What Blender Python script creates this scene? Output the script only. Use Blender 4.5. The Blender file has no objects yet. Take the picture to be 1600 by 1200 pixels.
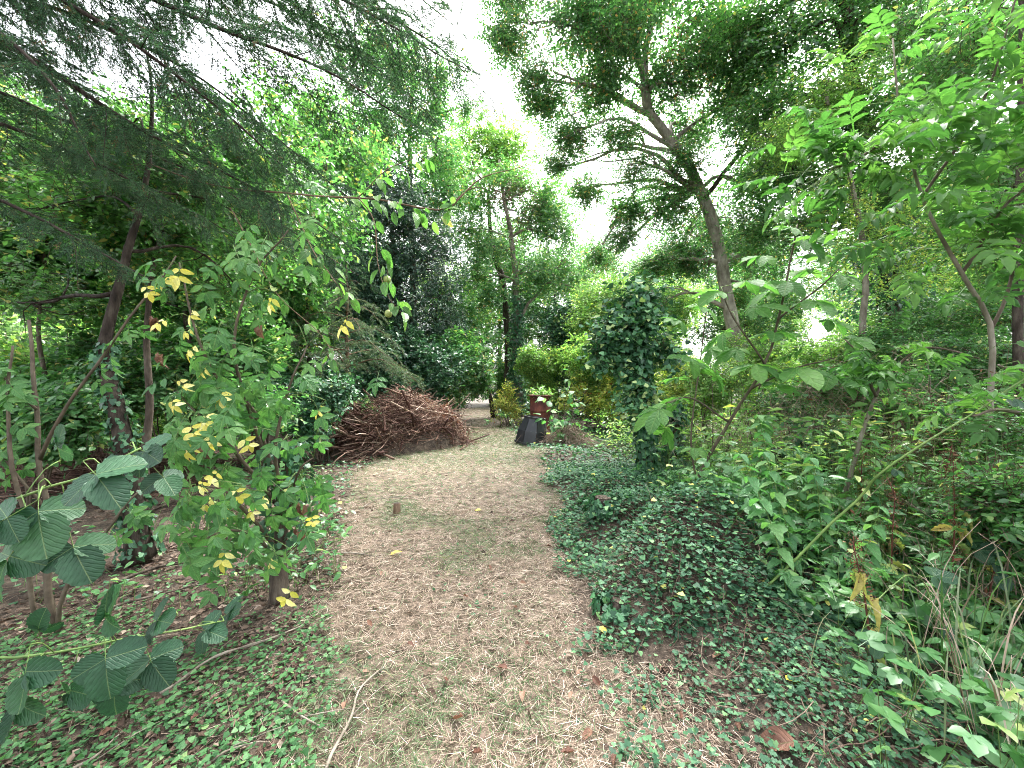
import bpy, math
import numpy as np
from mathutils import Matrix, Vector

rng = np.random.default_rng(11)
S = bpy.context.scene
C = S.collection

# ------------------------------------------------------------------ camera, sky, sun, exposure
CAM_H, F = 1.55, 600.0            # eye height in metres, focal length in pixels of the 1600 px wide photograph
cd = bpy.data.cameras.new('camera')
cam = bpy.data.objects.new('camera', cd); C.objects.link(cam)
cam.location = (0, 0, CAM_H); cam.rotation_euler = (math.radians(90), 0, 0)
cd.sensor_width = 36.0; cd.lens = 36.0 * F / 1600.0
cd.clip_start = 0.05; cd.clip_end = 1000
S.camera = cam

W = bpy.data.worlds.new('World'); S.world = W; W.use_nodes = True
wn, wl = W.node_tree.nodes, W.node_tree.links
wn.clear()
sky = wn.new('ShaderNodeTexSky'); sky.sky_type = 'NISHITA'; sky.sun_disc = False
sky.sun_elevation = math.radians(58); sky.sun_rotation = math.radians(25)
sky.air_density = 1.0; sky.dust_density = 5.0; sky.ozone_density = 1.0
hs = wn.new('ShaderNodeHueSaturation'); hs.inputs['Saturation'].default_value = 0.22
bg = wn.new('ShaderNodeBackground'); bg.inputs['Strength'].default_value = 0.15
wo = wn.new('ShaderNodeOutputWorld')
wl.new(sky.outputs[0], hs.inputs['Color']); wl.new(hs.outputs[0], bg.inputs['Color']); wl.new(bg.outputs[0], wo.inputs['Surface'])

sl = bpy.data.lights.new('sun', 'SUN'); sl.energy = 1.5; sl.angle = math.radians(25); sl.color = (1.0, 0.96, 0.9)
sun = bpy.data.objects.new('sun', sl); C.objects.link(sun)
_az, _el = math.radians(25), math.radians(58)
_to = Vector((math.sin(_az) * math.cos(_el), math.cos(_az) * math.cos(_el), math.sin(_el)))
sun.rotation_euler = _to.to_track_quat('Z', 'Y').to_euler()

S.view_settings.view_transform = 'Standard'; S.view_settings.look = 'None'
S.view_settings.exposure = 2.98; S.view_settings.gamma = 1.0
S.view_settings.use_curve_mapping = False
S.render.engine = 'CYCLES'
cy = S.cycles
cy.max_bounces = 4; cy.diffuse_bounces = 3; cy.glossy_bounces = 1; cy.transmission_bounces = 3; cy.transparent_max_bounces = 2
cy.caustics_reflective = False; cy.caustics_refractive = False
cy.use_denoising = True; cy.denoising_prefilter = 'NONE'
cy.filter_width = 1.0
cy.debug_use_spatial_splits = True
cy.use_adaptive_sampling = True; cy.adaptive_threshold = .03
cy.sample_clamp_indirect = 6.0

# ------------------------------------------------------------------ helpers
def A(*v): return np.array(v, float)
def P(px, py, d): return A((px - 800) / F * d, d, CAM_H - (py - 600) / F * d)
def unit(v): return v / np.maximum(np.linalg.norm(v, axis=-1, keepdims=True), 1e-9)
def rdir(n): return unit(rng.normal(size=(n, 3)))

_ph = np.random.default_rng(5).uniform(0, 6.28, (12, 3)); _fd = unit(np.random.default_rng(6).normal(size=(12, 3)))
def noise(p, s):
    """smooth noise about -1..1 of world points"""
    p = np.asarray(p, float); o = np.zeros(p.shape[:-1])
    for i in range(12):
        k = 1.0 + 0.35 * (i % 4)
        o += np.sin((p @ _fd[i]) * s * k * 2.2 + _ph[i, 0]) / (1 + 0.4 * (i % 4))
    return o / 4.2

# lay of the land: nearly flat, ivy mounds on the right-hand edge of the path
MOUNDS = [(1.25, 2.75, .58, .50), (1.12, 3.75, .42, .36), (1.75, 3.2, .7, .30), (1.3, 4.9, .55, .26), (.95, 5.6, .35, .15), (1.6, 1.9, .5, .16), (.95, 8.0, .8, .15),
          (2.6, 2.9, .9, .18), (-2.7, 5.5, 1.4, .10), (2.2, 5.6, 1.0, .12)]
def ground_z(x, y):
    x = np.asarray(x, float); y = np.asarray(y, float)
    p = np.stack([x, y, np.zeros_like(x)], -1)
    z = .022 * noise(p, 1.1) + .05 * noise(p, .25)
    for mx, my, r, h in MOUNDS:
        q = ((x - mx) ** 2 + (y - my) ** 2) / (r * r)
        z = z + h * np.exp(-(q * 1.25) ** 1.7)
    return z
def G(x, y, dz=0.0): return A(x, y, float(ground_z(x, y)) + dz)

PATH = np.array([(-1, -.85, .95), (1.55, -.85, .8), (2.3, -1.15, .72), (3.1, -1.45, .66), (4.5, -2.0, .72), (6.2, -2.6, .85), (8, -2.75, .7), (9.3, -2.6, .5),
                 (12, -2.3, .1), (15.5, -2.2, -.3), (19, -2.6, -.8), (23, -3.1, -1.2), (30, -4.0, -2.0)])
def path_edges(y):
    return np.interp(y, PATH[:, 0], PATH[:, 1]), np.interp(y, PATH[:, 0], PATH[:, 2])
def path_in(x, y):
    """signed distance inside the path, positive inside"""
    a, b = path_edges(y); j = .16 * noise(np.stack([x, y, 0 * x + 3], -1), 2.0) + .08 * noise(np.stack([x, y, 0 * x + 9], -1), 6.0)
    return np.minimum(x - a, b - x) + j

class Geo:
    """collects geometry that becomes one mesh"""
    def __init__(s): s.v = []; s.f = {3: [], 4: []}; s.t = []; s.n = 0
    def add(s, v, tris=None, quads=None, tint=.5):
        v = np.asarray(v, float).reshape(-1, 3)
        if tris is not None and len(tris): s.f[3].append(np.asarray(tris, int).reshape(-1, 3) + s.n)
        if quads is not None and len(quads): s.f[4].append(np.asarray(quads, int).reshape(-1, 4) + s.n)
        s.v.append(v); s.t.append(np.broadcast_to(np.asarray(tint, float), (len(v),))); s.n += len(v)
    def scatter(s, tmpl, pos, dirs, nrm, scale, tint):
        tv, tt, tq = tmpl
        n = len(pos)
        if n == 0: return
        y = unit(dirs); z = unit(nrm - (nrm * y).sum(-1, keepdims=True) * y); x = np.cross(y, z)
        R = np.stack([x, y, z], -1)
        scale = np.asarray(scale, float)
        sc = np.broadcast_to(scale[:, None] if scale.ndim == 1 else scale, (n, 3))
        vv = np.einsum('nij,nkj->nki', R, tv[None] * sc[:, None, :]) + pos[:, None, :]
        k = len(tv); off = (np.arange(n) * k)[:, None, None]
        T = (tt[None] + off).reshape(-1, 3) if len(tt) else None
        Q = (tq[None] + off).reshape(-1, 4) if len(tq) else None
        s.add(vv.reshape(-1, 3), T, Q, np.repeat(np.broadcast_to(tint, (n,)), k))
    def sticks(s, a, b, r0, r1, tint=.5):
        """many straight three-sided twigs at once"""
        n = len(a)
        if n == 0: return
        d = unit(b - a); h = np.where(np.abs(d[:, 2:3]) > .9, A(1, 0, 0), A(0, 0, 1))
        u = unit(np.cross(d, h)); w = np.cross(d, u)
        r0 = np.broadcast_to(r0, (n,)); r1 = np.broadcast_to(r1, (n,))
        ring = []
        for k in range(3):
            c, e = math.cos(k * 2.0944), math.sin(k * 2.0944)
            ring.append((u * c + w * e))
        va = np.stack([a + q * r0[:, None] for q in ring] + [b + q * r1[:, None] for q in ring], 1)
        q = np.array([(0, 1, 4, 3), (1, 2, 5, 4), (2, 0, 3, 5)])[None] + (np.arange(n) * 6)[:, None, None]
        s.add(va.reshape(-1, 3), None, q.reshape(-1, 4), np.repeat(np.broadcast_to(tint, (n,)), 6))
    def tube(s, pts, rad, sides=6, rough=0.0, tint=.5):
        pts = np.asarray(pts, float); n = len(pts); rad = np.broadcast_to(rad, (n,))
        tg = unit(np.gradient(pts, axis=0))
        u = np.cross(tg[0], A(0, 0, 1) if abs(tg[0][2]) < .9 else A(1, 0, 0)); u = u / np.linalg.norm(u)
        V = []
        ang = np.arange(sides) * 2 * math.pi / sides
        for i in range(n):
            u = u - tg[i] * (u @ tg[i]); u = u / np.linalg.norm(u); w = np.cross(tg[i], u)
            rr = rad[i] * np.ones(sides)
            ring = pts[i] + np.outer(np.cos(ang), u) + np.outer(np.sin(ang), w) - 0
            dirs = np.outer(np.cos(ang), u) + np.outer(np.sin(ang), w)
            if rough: rr = rr * (1 + rough * noise(pts[i] + dirs * .3, 6.0) + rough * .6 * noise(pts[i] * A(1, 1, .4) + dirs * .3, 14.0))
            V.append(pts[i] + dirs * rr[:, None])
        q = [(i * sides + k, i * sides + (k + 1) % sides, (i + 1) * sides + (k + 1) % sides, (i + 1) * sides + k) for i in range(n - 1) for k in range(sides)]
        V = np.concatenate(V)
        c0, c1 = len(V), len(V) + 1
        V = np.concatenate([V, pts[:1], pts[-1:]])
        t = [(c0, (k + 1) % sides, k) for k in range(sides)] + [(c1, (n - 1) * sides + k, (n - 1) * sides + (k + 1) % sides) for k in range(sides)]
        s.add(V, t, q, tint)
    def mesh(s, name, mat, origin=(0, 0, 0), smooth=True):
        me = bpy.data.meshes.new(name)
        if s.n == 0: return me
        v = np.concatenate(s.v) - np.asarray(origin, float)
        loops, starts, cur = [], [], 0
        for k in (3, 4):
            if s.f[k]:
                f = np.concatenate(s.f[k]); loops.append(f.reshape(-1)); starts.append(cur + np.arange(len(f)) * k); cur += f.size
        loops = np.concatenate(loops); starts = np.concatenate(starts)
        me.vertices.add(len(v)); me.vertices.foreach_set('co', v.astype(np.float32).ravel())
        me.loops.add(len(loops)); me.loops.foreach_set('vertex_index', loops.astype(np.int32))
        me.polygons.add(len(starts)); me.polygons.foreach_set('loop_start', starts.astype(np.int32))
        me.update(calc_edges=True)
        me.polygons.foreach_set('use_smooth', np.full(len(starts), bool(smooth)))
        at = me.attributes.new('tint', 'FLOAT', 'POINT'); at.data.foreach_set('value', np.concatenate(s.t).astype(np.float32))
        me.materials.append(mat)
        return me
    def build(s, name, mat, parent=None, smooth=True):
        org = np.array(parent.location) if parent is not None else (0, 0, 0)
        o = bpy.data.objects.new(name, s.mesh(name, mat, org, smooth)); C.objects.link(o)
        if parent is not None: o.parent = parent
        return o

def tag(o, label=None, cat=None, group=None, kind=None):
    if label: o['label'] = label
    if cat: o['category'] = cat
    if group: o['group'] = group
    if kind: o['kind'] = kind
    return o
def empty(name, loc, label, cat, group=None):
    o = bpy.data.objects.new(name, None); C.objects.link(o); o.location = tuple(loc); o.empty_display_size = .1
    return tag(o, label, cat, group)
def thing_copy(o, loc, rz=0.0, sc=1.0, label=None):
    c = o.copy(); C.objects.link(c); c.location = tuple(loc); c.rotation_euler = (0, 0, rz); c.scale = (sc, sc, sc)
    if label: c['label'] = label
    for ch in o.children:
        k = ch.copy(); C.objects.link(k); k.parent = c
        for g in ch.children:
            m = g.copy(); C.objects.link(m); m.parent = k
    return c

def spline(pts, n):
    pts = np.asarray(pts, float)
    if len(pts) == 2: return pts[0] + (pts[1] - pts[0]) * np.linspace(0, 1, n)[:, None]
    q = np.concatenate([[2 * pts[0] - pts[1]], pts, [2 * pts[-1] - pts[-2]]])
    out = []
    for t in np.linspace(0, len(pts) - 1 - 1e-6, n):
        i = int(t); f = t - i; a, b, c, d = q[i:i + 4]
        out.append(.5 * ((2 * b) + (c - a) * f + (2 * a - 5 * b + 4 * c - d) * f * f + (3 * b - a - 3 * c + d) * f ** 3))
    return np.array(out)
def wobble(pts, amp, s=2.0):
    pts = np.array(pts); k = np.sin(np.linspace(0, math.pi, len(pts)))[:, None]
    o = np.stack([noise(pts + 7 * i, s) for i in range(3)], -1)
    return pts + amp * o * np.minimum(1, 3 * k)

# ------------------------------------------------------------------ leaf shapes (base at the origin, along +Y, face up +Z)
E3, E4 = np.zeros((0, 3), int), np.zeros((0, 4), int)
def t_diamond(w=.55, fold=.10, tip=-.08):
    return (A((0, 0, 0), (w / 2, .42, fold), (0, 1, tip), (-w / 2, .42, fold)), np.array([(0, 1, 2), (0, 2, 3)]), E4)
def t_hex(w=.55, fold=.08, curve=.12):
    v = A((0, 0, 0), (w * .46, .26, fold - curve * .07), (w * .44, .6, fold - curve * .36), (0, 1, -curve), (-w * .44, .6, fold - curve * .36), (-w * .46, .26, fold - curve * .07), (0, .5, -curve * .25))
    return (v, np.array([(0, 1, 6), (1, 2, 6), (2, 3, 6), (3, 4, 6), (4, 5, 6), (5, 0, 6)]), E4)
def t_leaf(w=.6, n=7, serr=.0, fold=.07, curve=.18, peak=.42, wave=.02, point=1.0):
    ts = np.linspace(0, 1, n + 1); v = []
    for i, t in enumerate(ts):
        a = t ** (math.log(.5) / math.log(peak)); hw = w / 2 * math.sin(math.pi * a) ** (.75 * point)
        if t > .97 or t < .02: hw = 0
        hw *= (1 + (serr if i % 2 else -serr))
        z = -curve * t * t
        wv = wave * math.sin(i * 2.4)
        v += [(-hw, t - serr * .15 * (i % 2), z + fold * hw * 2 / w + wv), (0, t, z), (hw, t - serr * .15 * (i % 2), z + fold * hw * 2 / w - wv)]
    q = []
    for i in range(n):
        a, b = i * 3, i * 3 + 3
        q += [(a + 1, a + 2, b + 2, b + 1), (a, a + 1, b + 1, b)]
    return (A(*v), E3, np.array(q))
def t_ivy(fold=.07):
    o = [(0, 0), (.30, -.10), (.52, .22), (.30, .38), (.34, .62), (0, 1.0)]
    o = o + [(-x, y) for x, y in o[-2:0:-1]]
    v = [(0, .36, 0)] + [(x, y, (fold if i % 2 else -fold * .4) - .1 * y * y) for i, (x, y) in enumerate(o)]
    n = len(o)
    return (A(*v), np.array([(0, 1 + i, 1 + (i + 1) % n) for i in range(n)]), E4)
def t_ivylow(fold=.06):
    o = [(0, 0), (.42, .02), (.36, .46), (0, 1.0), (-.36, .46), (-.42, .02)]
    v = [(0, .36, 0)] + [(x, y, (fold if i % 2 else -fold * .4) - .1 * y * y) for i, (x, y) in enumerate(o)]
    return (A(*v), np.array([(0, 1 + i, 1 + (i + 1) % 6) for i in range(6)]), E4)
def t_maple(fold=.05):
    o = [(0, 0), (.25, -.04), (.5, .12), (.34, .28), (.56, .58), (.24, .55), (.14, .8), (0, 1.0)]
    o = o + [(-x, y) for x, y in o[-2:0:-1]]
    v = [(0, .34, 0)] + [(x, y, (fold if i % 2 else -fold * .6) - .12 * y * y) for i, (x, y) in enumerate(o)]
    n = len(o)
    return (A(*v), np.array([(0, 1 + i, 1 + (i + 1) % n) for i in range(n)]), E4)
def t_join(parts):
    """one template out of transformed templates: (template, origin, direction, normal, scale)"""
    g = Geo()
    for tm, o, d, nn, sc in parts: g.scatter(tm, A(o)[None].reshape(1, 3), A(*d)[None], A(*nn)[None], np.array([sc], float), .5)
    return (np.concatenate(g.v), np.concatenate(g.f[3]) if g.f[3] else E3, np.concatenate(g.f[4]) if g.f[4] else E4)
def A_(v): return np.array(v, float)

T_DIA, T_DIAN, T_DIAW = t_diamond(), t_diamond(.36), t_diamond(.75)
T_HEX, T_HEXN, T_HEXW = t_hex(), t_hex(.38), t_hex(.8)
T_IVY, T_MAPLE, T_IVYLO = t_ivy(), t_maple(), t_ivylow()
T_NEEDLE = (A((-.055, 0, 0), (.055, 0, 0), (0, 1, 0)), np.array([(0, 1, 2)]), E4)
def stalk(l, w=.012): return (A((-w, 0, 0), (w, 0, 0), (w * .6, l, 0), (-w * .6, l, 0)), E3, np.array([(0, 1, 2, 3)]))
def t_pinnate(pairs, leaf, ll, r0=.25, spread=.9):
    parts = [(stalk(1.0), (0, 0, 0), (0, 1, 0), (0, 0, 1), 1.0), (leaf, (0, .97, 0), (0, 1, -.15), (0, 0, 1), ll * 1.1)]
    for i in range(pairs):
        y = r0 + (1 - r0) * (i + .3) / pairs
        for s in (-1, 1):
            parts.append((leaf, (0, y + .015 * s, 0), (s * spread + .15 * rng.normal(), .55 + .15 * rng.normal(), -.18 + .2 * rng.normal()), (.3 * rng.normal(), -.1 + .3 * rng.normal(), 1), ll * (.85 + .2 * math.sin(math.pi * (i + .5) / pairs))))
    return t_join(parts)
def t_tref(leaf, ll=.62):
    return t_join([(stalk(.5), (0, 0, 0), (0, 1, 0), (0, 0, 1), 1.0), (leaf, (0, .48, 0), (0, 1, -.1), (0, 0, 1), ll),
                   (leaf, (0, .42, 0), (1, .3, -.15), (0, 0, 1), ll * .85), (leaf, (0, .42, 0), (-1, .3, -.15), (0, 0, 1), ll * .85)])
T_PIN = t_pinnate(4, T_HEXN, .34)
T_PIN_HI = t_pinnate(4, t_leaf(.42, 5, .05, .06, .15, .45), .40)
T_TREF = t_tref(T_HEXW)

# ------------------------------------------------------------------ materials
def ramp(nt, cols):
    r = nt.nodes.new('ShaderNodeValToRGB'); e = r.color_ramp.elements
    while len(e) < len(cols): e.new(.5)
    for i, (p, c) in enumerate(cols): e[i].position = p; e[i].color = (*c, 1)
    return r
GAIN = {'broad': 1.65, 'oak': 2.2, 'lime': 1.25, 'herb': 1.28, 'laurel': 1.5, 'dark': 2.3, 'ivy': 2.1, 'ivyground': 1.55, 'needle': 1.7, 'needlepale': 1.5, 'elder': 1.2, 'nettle': 1.25, 'chestnut': 1.05, 'bramble': .92, 'plum': 1.1, 'straw': 1.8, 'litter': 1.0}
def leaf_mat(name, cols, trans=.35, rough=.42, spec=.5, by_object=False, veins=0.0, glow=(.95, 1.2, .6)):
    cols = [(p_, tuple(x * GAIN.get(name, 1.0) for x in c)) for p_, c in cols]
    cols = [(p_, ((c[0] * .93, c[1], c[2] * 1.33) if c[1] > c[0] * 1.05 else c)) for p_, c in cols]
    SAT = .95 if cols[0][1][1] > cols[0][1][0] * 1.05 else 1.0
    cols = [(p_, tuple((.25 * c[0] + .65 * c[1] + .1 * c[2]) * (1 - SAT) + x * SAT for x in c)) for p_, c in cols]
    m = bpy.data.materials.new(name); m.use_nodes = True; nt = m.node_tree; N, L = nt.nodes, nt.links; N.clear()
    out = N.new('ShaderNodeOutputMaterial')
    if by_object: src = N.new('ShaderNodeObjectInfo').outputs['Random']
    else:
        at = N.new('ShaderNodeAttribute'); at.attribute_name = 'tint'; src = at.outputs['Fac']
    r = ramp(nt, cols); L.new(src, r.inputs[0])
    col = r.outputs[0]
    tc = N.new('ShaderNodeTexCoord')
    if by_object:
      ns = N.new('ShaderNodeTexNoise'); ns.inputs['Scale'].default_value = 6; ns.inputs['Detail'].default_value = 2
      L.new(tc.outputs['Object'], ns.inputs['Vector'])
      hv = N.new('ShaderNodeHueSaturation'); mr = N.new('ShaderNodeMapRange')
      mr.inputs['To Min'].default_value = .6; mr.inputs['To Max'].default_value = 1.4
      L.new(ns.outputs[0], mr.inputs[0]); L.new(mr.outputs[0], hv.inputs['Value']); L.new(col, hv.inputs['Color']); col = hv.outputs[0]
    p = N.new('ShaderNodeBsdfPrincipled'); p.inputs['Roughness'].default_value = rough; p.inputs['Specular IOR Level'].default_value = spec
    if veins:
        sx = N.new('ShaderNodeSeparateXYZ'); L.new(tc.outputs['Object'], sx.inputs[0])
        ab = N.new('ShaderNodeMath'); ab.operation = 'ABSOLUTE'; L.new(sx.outputs[0], ab.inputs[0])
        su = N.new('ShaderNodeMath'); su.operation = 'MULTIPLY_ADD'; su.inputs[1].default_value = -1.1; L.new(ab.outputs[0], su.inputs[0]); L.new(sx.outputs[1], su.inputs[2])
        si = N.new('ShaderNodeMath'); si.operation = 'MULTIPLY'; si.inputs[1].default_value = 46
        nj = N.new('ShaderNodeTexNoise'); nj.inputs['Scale'].default_value = 3.0; L.new(tc.outputs['Object'], nj.inputs['Vector'])
        nk = N.new('ShaderNodeMath'); nk.operation = 'MULTIPLY_ADD'; nk.inputs[1].default_value = .16; L.new(nj.outputs[0], nk.inputs[0]); L.new(su.outputs[0], nk.inputs[2]); L.new(nk.outputs[0], si.inputs[0])
        sn = N.new('ShaderNodeMath'); sn.operation = 'SINE'; L.new(si.outputs[0], sn.inputs[0])
        po = N.new('ShaderNodeMapRange'); po.inputs['From Min'].default_value = .2; po.inputs['From Max'].default_value = 1.0; L.new(sn.outputs[0], po.inputs[0])
        mid = N.new('ShaderNodeMapRange'); mid.inputs['From Min'].default_value = .0; mid.inputs['From Max'].default_value = .018; mid.inputs['To Min'].default_value = 1; mid.inputs['To Max'].default_value = 0; L.new(ab.outputs[0], mid.inputs[0])
        mx = N.new('ShaderNodeMath'); mx.operation = 'MAXIMUM'; L.new(po.outputs[0], mx.inputs[0]); L.new(mid.outputs[0], mx.inputs[1])
        bp = N.new('ShaderNodeBump'); bp.invert = True; bp.inputs['Strength'].default_value = veins; bp.inputs['Distance'].default_value = .004; L.new(mx.outputs[0], bp.inputs['Height'])
        L.new(bp.outputs[0], p.inputs['Normal'])
        mv = N.new('ShaderNodeMix'); mv.data_type = 'RGBA'; mv.blend_type = 'MIX'
        fm = N.new('ShaderNodeMath'); fm.operation = 'MULTIPLY'; fm.inputs[1].default_value = .32; L.new(mid.outputs[0], fm.inputs[0]); L.new(fm.outputs[0], mv.inputs[0])
        L.new(col, mv.inputs[6]); mv.inputs[7].default_value = (.30, .36, .16, 1); col = mv.outputs[2]
    L.new(col, p.inputs['Base Color'])
    t = N.new('ShaderNodeBsdfTranslucent')
    tcn = N.new('ShaderNodeMix'); tcn.data_type = 'RGBA'; tcn.blend_type = 'MULTIPLY'; tcn.inputs[0].default_value = 1
    L.new(col, tcn.inputs[6]); tcn.inputs[7].default_value = (*[min(3, g * 1.5) for g in glow], 1); L.new(tcn.outputs[2], t.inputs['Color'])
    mix = N.new('ShaderNodeMixShader'); mix.inputs[0].default_value = trans
    L.new(p.outputs[0], mix.inputs[1]); L.new(t.outputs[0], mix.inputs[2]); L.new(mix.outputs[0], out.inputs[0])
    return m
def solid_mat(name, cols, scale=8.0, stretch=(1, 1, 1), rough=.85, bump=.3, bscale=30.0, spec=.25, tint=False, dist=.01):
    m = bpy.data.materials.new(name); m.use_nodes = True; nt = m.node_tree; N, L = nt.nodes, nt.links
    p = N['Principled BSDF']; p.inputs['Roughness'].default_value = rough; p.inputs['Specular IOR Level'].default_value = spec
    tc = N.new('ShaderNodeTexCoord'); mp = N.new('ShaderNodeMapping'); mp.inputs['Scale'].default_value = stretch; L.new(tc.outputs['Object'], mp.inputs[0])
    ns = N.new('ShaderNodeTexNoise'); ns.inputs['Scale'].default_value = scale; ns.inputs['Detail'].default_value = 6; ns.inputs['Roughness'].default_value = .65; L.new(mp.outputs[0], ns.inputs['Vector'])
    r = ramp(nt, cols)
    if tint:
        at = N.new('ShaderNodeAttribute'); at.attribute_name = 'tint'
        ad = N.new('ShaderNodeMath'); ad.operation = 'MULTIPLY_ADD'; ad.inputs[1].default_value = .5; L.new(ns.outputs[0], ad.inputs[0])
        sb = N.new('ShaderNodeMath'); sb.operation = 'SUBTRACT'; sb.inputs[1].default_value = .25; L.new(at.outputs['Fac'], sb.inputs[0]); L.new(sb.outputs[0], ad.inputs[2])
        L.new(ad.outputs[0], r.inputs[0])
    else: L.new(ns.outputs[0], r.inputs[0])
    L.new(r.outputs[0], p.inputs['Base Color'])
    if bump:
        n2 = N.new('ShaderNodeTexNoise'); n2.inputs['Scale'].default_value = bscale; n2.inputs['Detail'].default_value = 5; L.new(mp.outputs[0], n2.inputs['Vector'])
        b = N.new('ShaderNodeBump'); b.inputs['Strength'].default_value = bump; b.inputs['Distance'].default_value = dist; L.new(n2.outputs[0], b.inputs['Height']); L.new(b.outputs[0], p.inputs['Normal'])
    return m

M = {}
M['soil'] = solid_mat('soil', [(.30, (.020, .015, .011)), (.45, (.048, .036, .027)), (.58, (.09, .068, .050)), (.75, (.18, .145, .11))], 9, bump=.9, bscale=40, dist=.03)
M['turf'] = solid_mat('turf', [(.30, (.022, .018, .011)), (.42, (.055, .043, .027)), (.54, (.12, .093, .069)), (.75, (.22, .175, .135))], 11, bump=.8, bscale=60, dist=.02)
M['straw'] = leaf_mat('straw', [(0, (.055, .036, .027)), (.35, (.145, .106, .080)), (.75, (.235, .188, .148)), (1, (.36, .31, .26))], .2, .6, .3, glow=(1, 1, .8))
M['grass'] = leaf_mat('grass', [(0, (.04, .085, .02)), (.5, (.095, .15, .045)), (.8, (.19, .20, .09)), (1, (.34, .29, .18))], .35, .5, .4)
M['ivy'] = leaf_mat('ivy', [(0, (.010, .030, .012)), (.5, (.022, .062, .022)), (.85, (.045, .115, .035)), (.98, (.10, .18, .05)), (1, (.20, .24, .07))], .16, .42, .35)
M['ivyground'] = leaf_mat('ivyground', [(0, (.014, .040, .016)), (.5, (.034, .088, .034)), (.85, (.07, .15, .05)), (.985, (.13, .22, .07)), (1, (.36, .33, .08))], .25, .55, .25)
M['herb'] = leaf_mat('herb', [(0, (.03, .085, .022)), (.5, (.065, .165, .04)), (.88, (.12, .24, .06)), (1, (.34, .36, .09))], .35, .36, .55)
M['seedling'] = leaf_mat('seedling', [(0, (.03, .085, .022)), (.5, (.06, .155, .04)), (.9, (.11, .23, .06)), (1, (.20, .28, .08))], .3, .5, .3)
M['broad'] = leaf_mat('broad', [(0, (.02, .055, .016)), (.5, (.048, .115, .028)), (.88, (.09, .18, .04)), (.97, (.17, .23, .06)), (1, (.24, .22, .07))], .42, .34, .6)
M['oak'] = leaf_mat('oak', [(0, (.018, .05, .016)), (.5, (.042, .10, .026)), (.9, (.085, .155, .04)), (.975, (.14, .17, .05)), (1, (.22, .13, .05))], .44, .34, .6)
M['lime'] = leaf_mat('lime', [(0, (.07, .14, .028)), (.5, (.15, .25, .05)), (.88, (.25, .35, .08)), (1, (.46, .44, .10))], .45, .42, .4)
M['yellowbush'] = leaf_mat('yellowbush', [(0, (.14, .22, .04)), (.4, (.36, .40, .07)), (.8, (.62, .54, .11)), (.95, (.56, .32, .08)), (1, (.36, .12, .04))], .4, .45, .4)
M['dark'] = leaf_mat('dark', [(0, (.007, .019, .010)), (.6, (.016, .038, .018)), (.95, (.032, .062, .026)), (1, (.07, .09, .04))], .15, .42, .4)
M['laurel'] = leaf_mat('laurel', [(0, (.014, .042, .018)), (.6, (.032, .085, .034)), (.95, (.06, .135, .05)), (1, (.12, .19, .07))], .22, .30, .6)
M['needle'] = leaf_mat('needle', [(0, (.016, .040, .018)), (.5, (.034, .076, .030)), (.86, (.06, .115, .040)), (.95, (.07, .08, .035)), (1, (.14, .075, .04))], .2, .6, .2)
M['needlepale'] = leaf_mat('needlepale', [(0, (.028, .055, .024)), (.5, (.06, .10, .040)), (.9, (.10, .145, .05)), (1, (.14, .12, .06))], .2, .5, .35)
M['deadleaf'] = leaf_mat('deadleaf', [(0, (.06, .028, .016)), (.4, (.15, .065, .035)), (.75, (.27, .125, .065)), (1, (.38, .22, .12))], .15, .6, .25, glow=(1, .9, .7))
M['litter'] = leaf_mat('litter', [(0, (.035, .022, .016)), (.45, (.085, .055, .039)), (.8, (.16, .115, .085)), (1, (.30, .24, .19))], .12, .65, .25, glow=(1, .9, .7))
M['bramble'] = leaf_mat('bramble', [(0, (.014, .048, .018)), (.6, (.026, .082, .028)), (1, (.045, .115, .035))], .25, .48, .34, True, .42)
M['elder'] = leaf_mat('elder', [(0, (.045, .12, .028)), (.6, (.075, .175, .038)), (1, (.12, .23, .05))], .38, .5, .3, True, .6)
M['elderyellow'] = leaf_mat('elderyellow', [(0, (.42, .42, .08)), (.5, (.62, .56, .14)), (1, (.78, .75, .40))], .3, .5, .3, True, .3, glow=(1.0, 1.0, .5))
M['chestnut'] = leaf_mat('chestnut', [(0, (.070, .17, .034)), (.6, (.11, .24, .045)), (1, (.16, .30, .055))], .5, .52, .28, True, .9)
M['ash'] = leaf_mat('ash', [(0, (.050, .125, .026)), (.55, (.085, .185, .034)), (1, (.15, .27, .05))], .42, .55, .25, True, 0)
M['nettle'] = leaf_mat('nettle', [(0, (.05, .14, .04)), (.6, (.085, .20, .05)), (1, (.16, .27, .07))], .36, .5, .35, True, .6)
M['plum'] = leaf_mat('plum', [(0, (.05, .12, .022)), (.6, (.09, .20, .032)), (.93, (.16, .28, .045)), (1, (.50, .44, .10))], .45, .38, .45, True, .5)
M['dockleaf'] = leaf_mat('dockleaf', [(0, (.16, .22, .05)), (.5, (.32, .34, .07)), (1, (.42, .30, .09))], .35, .5, .35, True, .5)
M['fallenyellow'] = leaf_mat('fallenyellow', [(0, (.60, .48, .06)), (1, (.75, .62, .14))], .2, .5, .3, True, .3)
M['fallenbrown'] = leaf_mat('fallenbrown', [(0, (.09, .04, .026)), (.5, (.17, .085, .055)), (1, (.27, .17, .12))], .15, .6, .3, True, .5, glow=(1, .9, .7))
M['bark'] = solid_mat('bark', [(.32, (.025, .019, .014)), (.5, (.075, .058, .044)), (.68, (.15, .125, .10))], 14, (1, 1, .28), .9, .9, 26, dist=.03)
M['barkdark'] = solid_mat('barkdark', [(.32, (.014, .010, .008)), (.5, (.040, .030, .023)), (.68, (.085, .07, .055))], 16, (1, 1, .3), .9, .9, 26, dist=.03)
M['barkpale'] = solid_mat('barkpale', [(.30, (.09, .075, .055)), (.5, (.19, .165, .13)), (.7, (.32, .29, .24))], 9, (1, 1, .4), .85, .6, 24, dist=.02)
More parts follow.
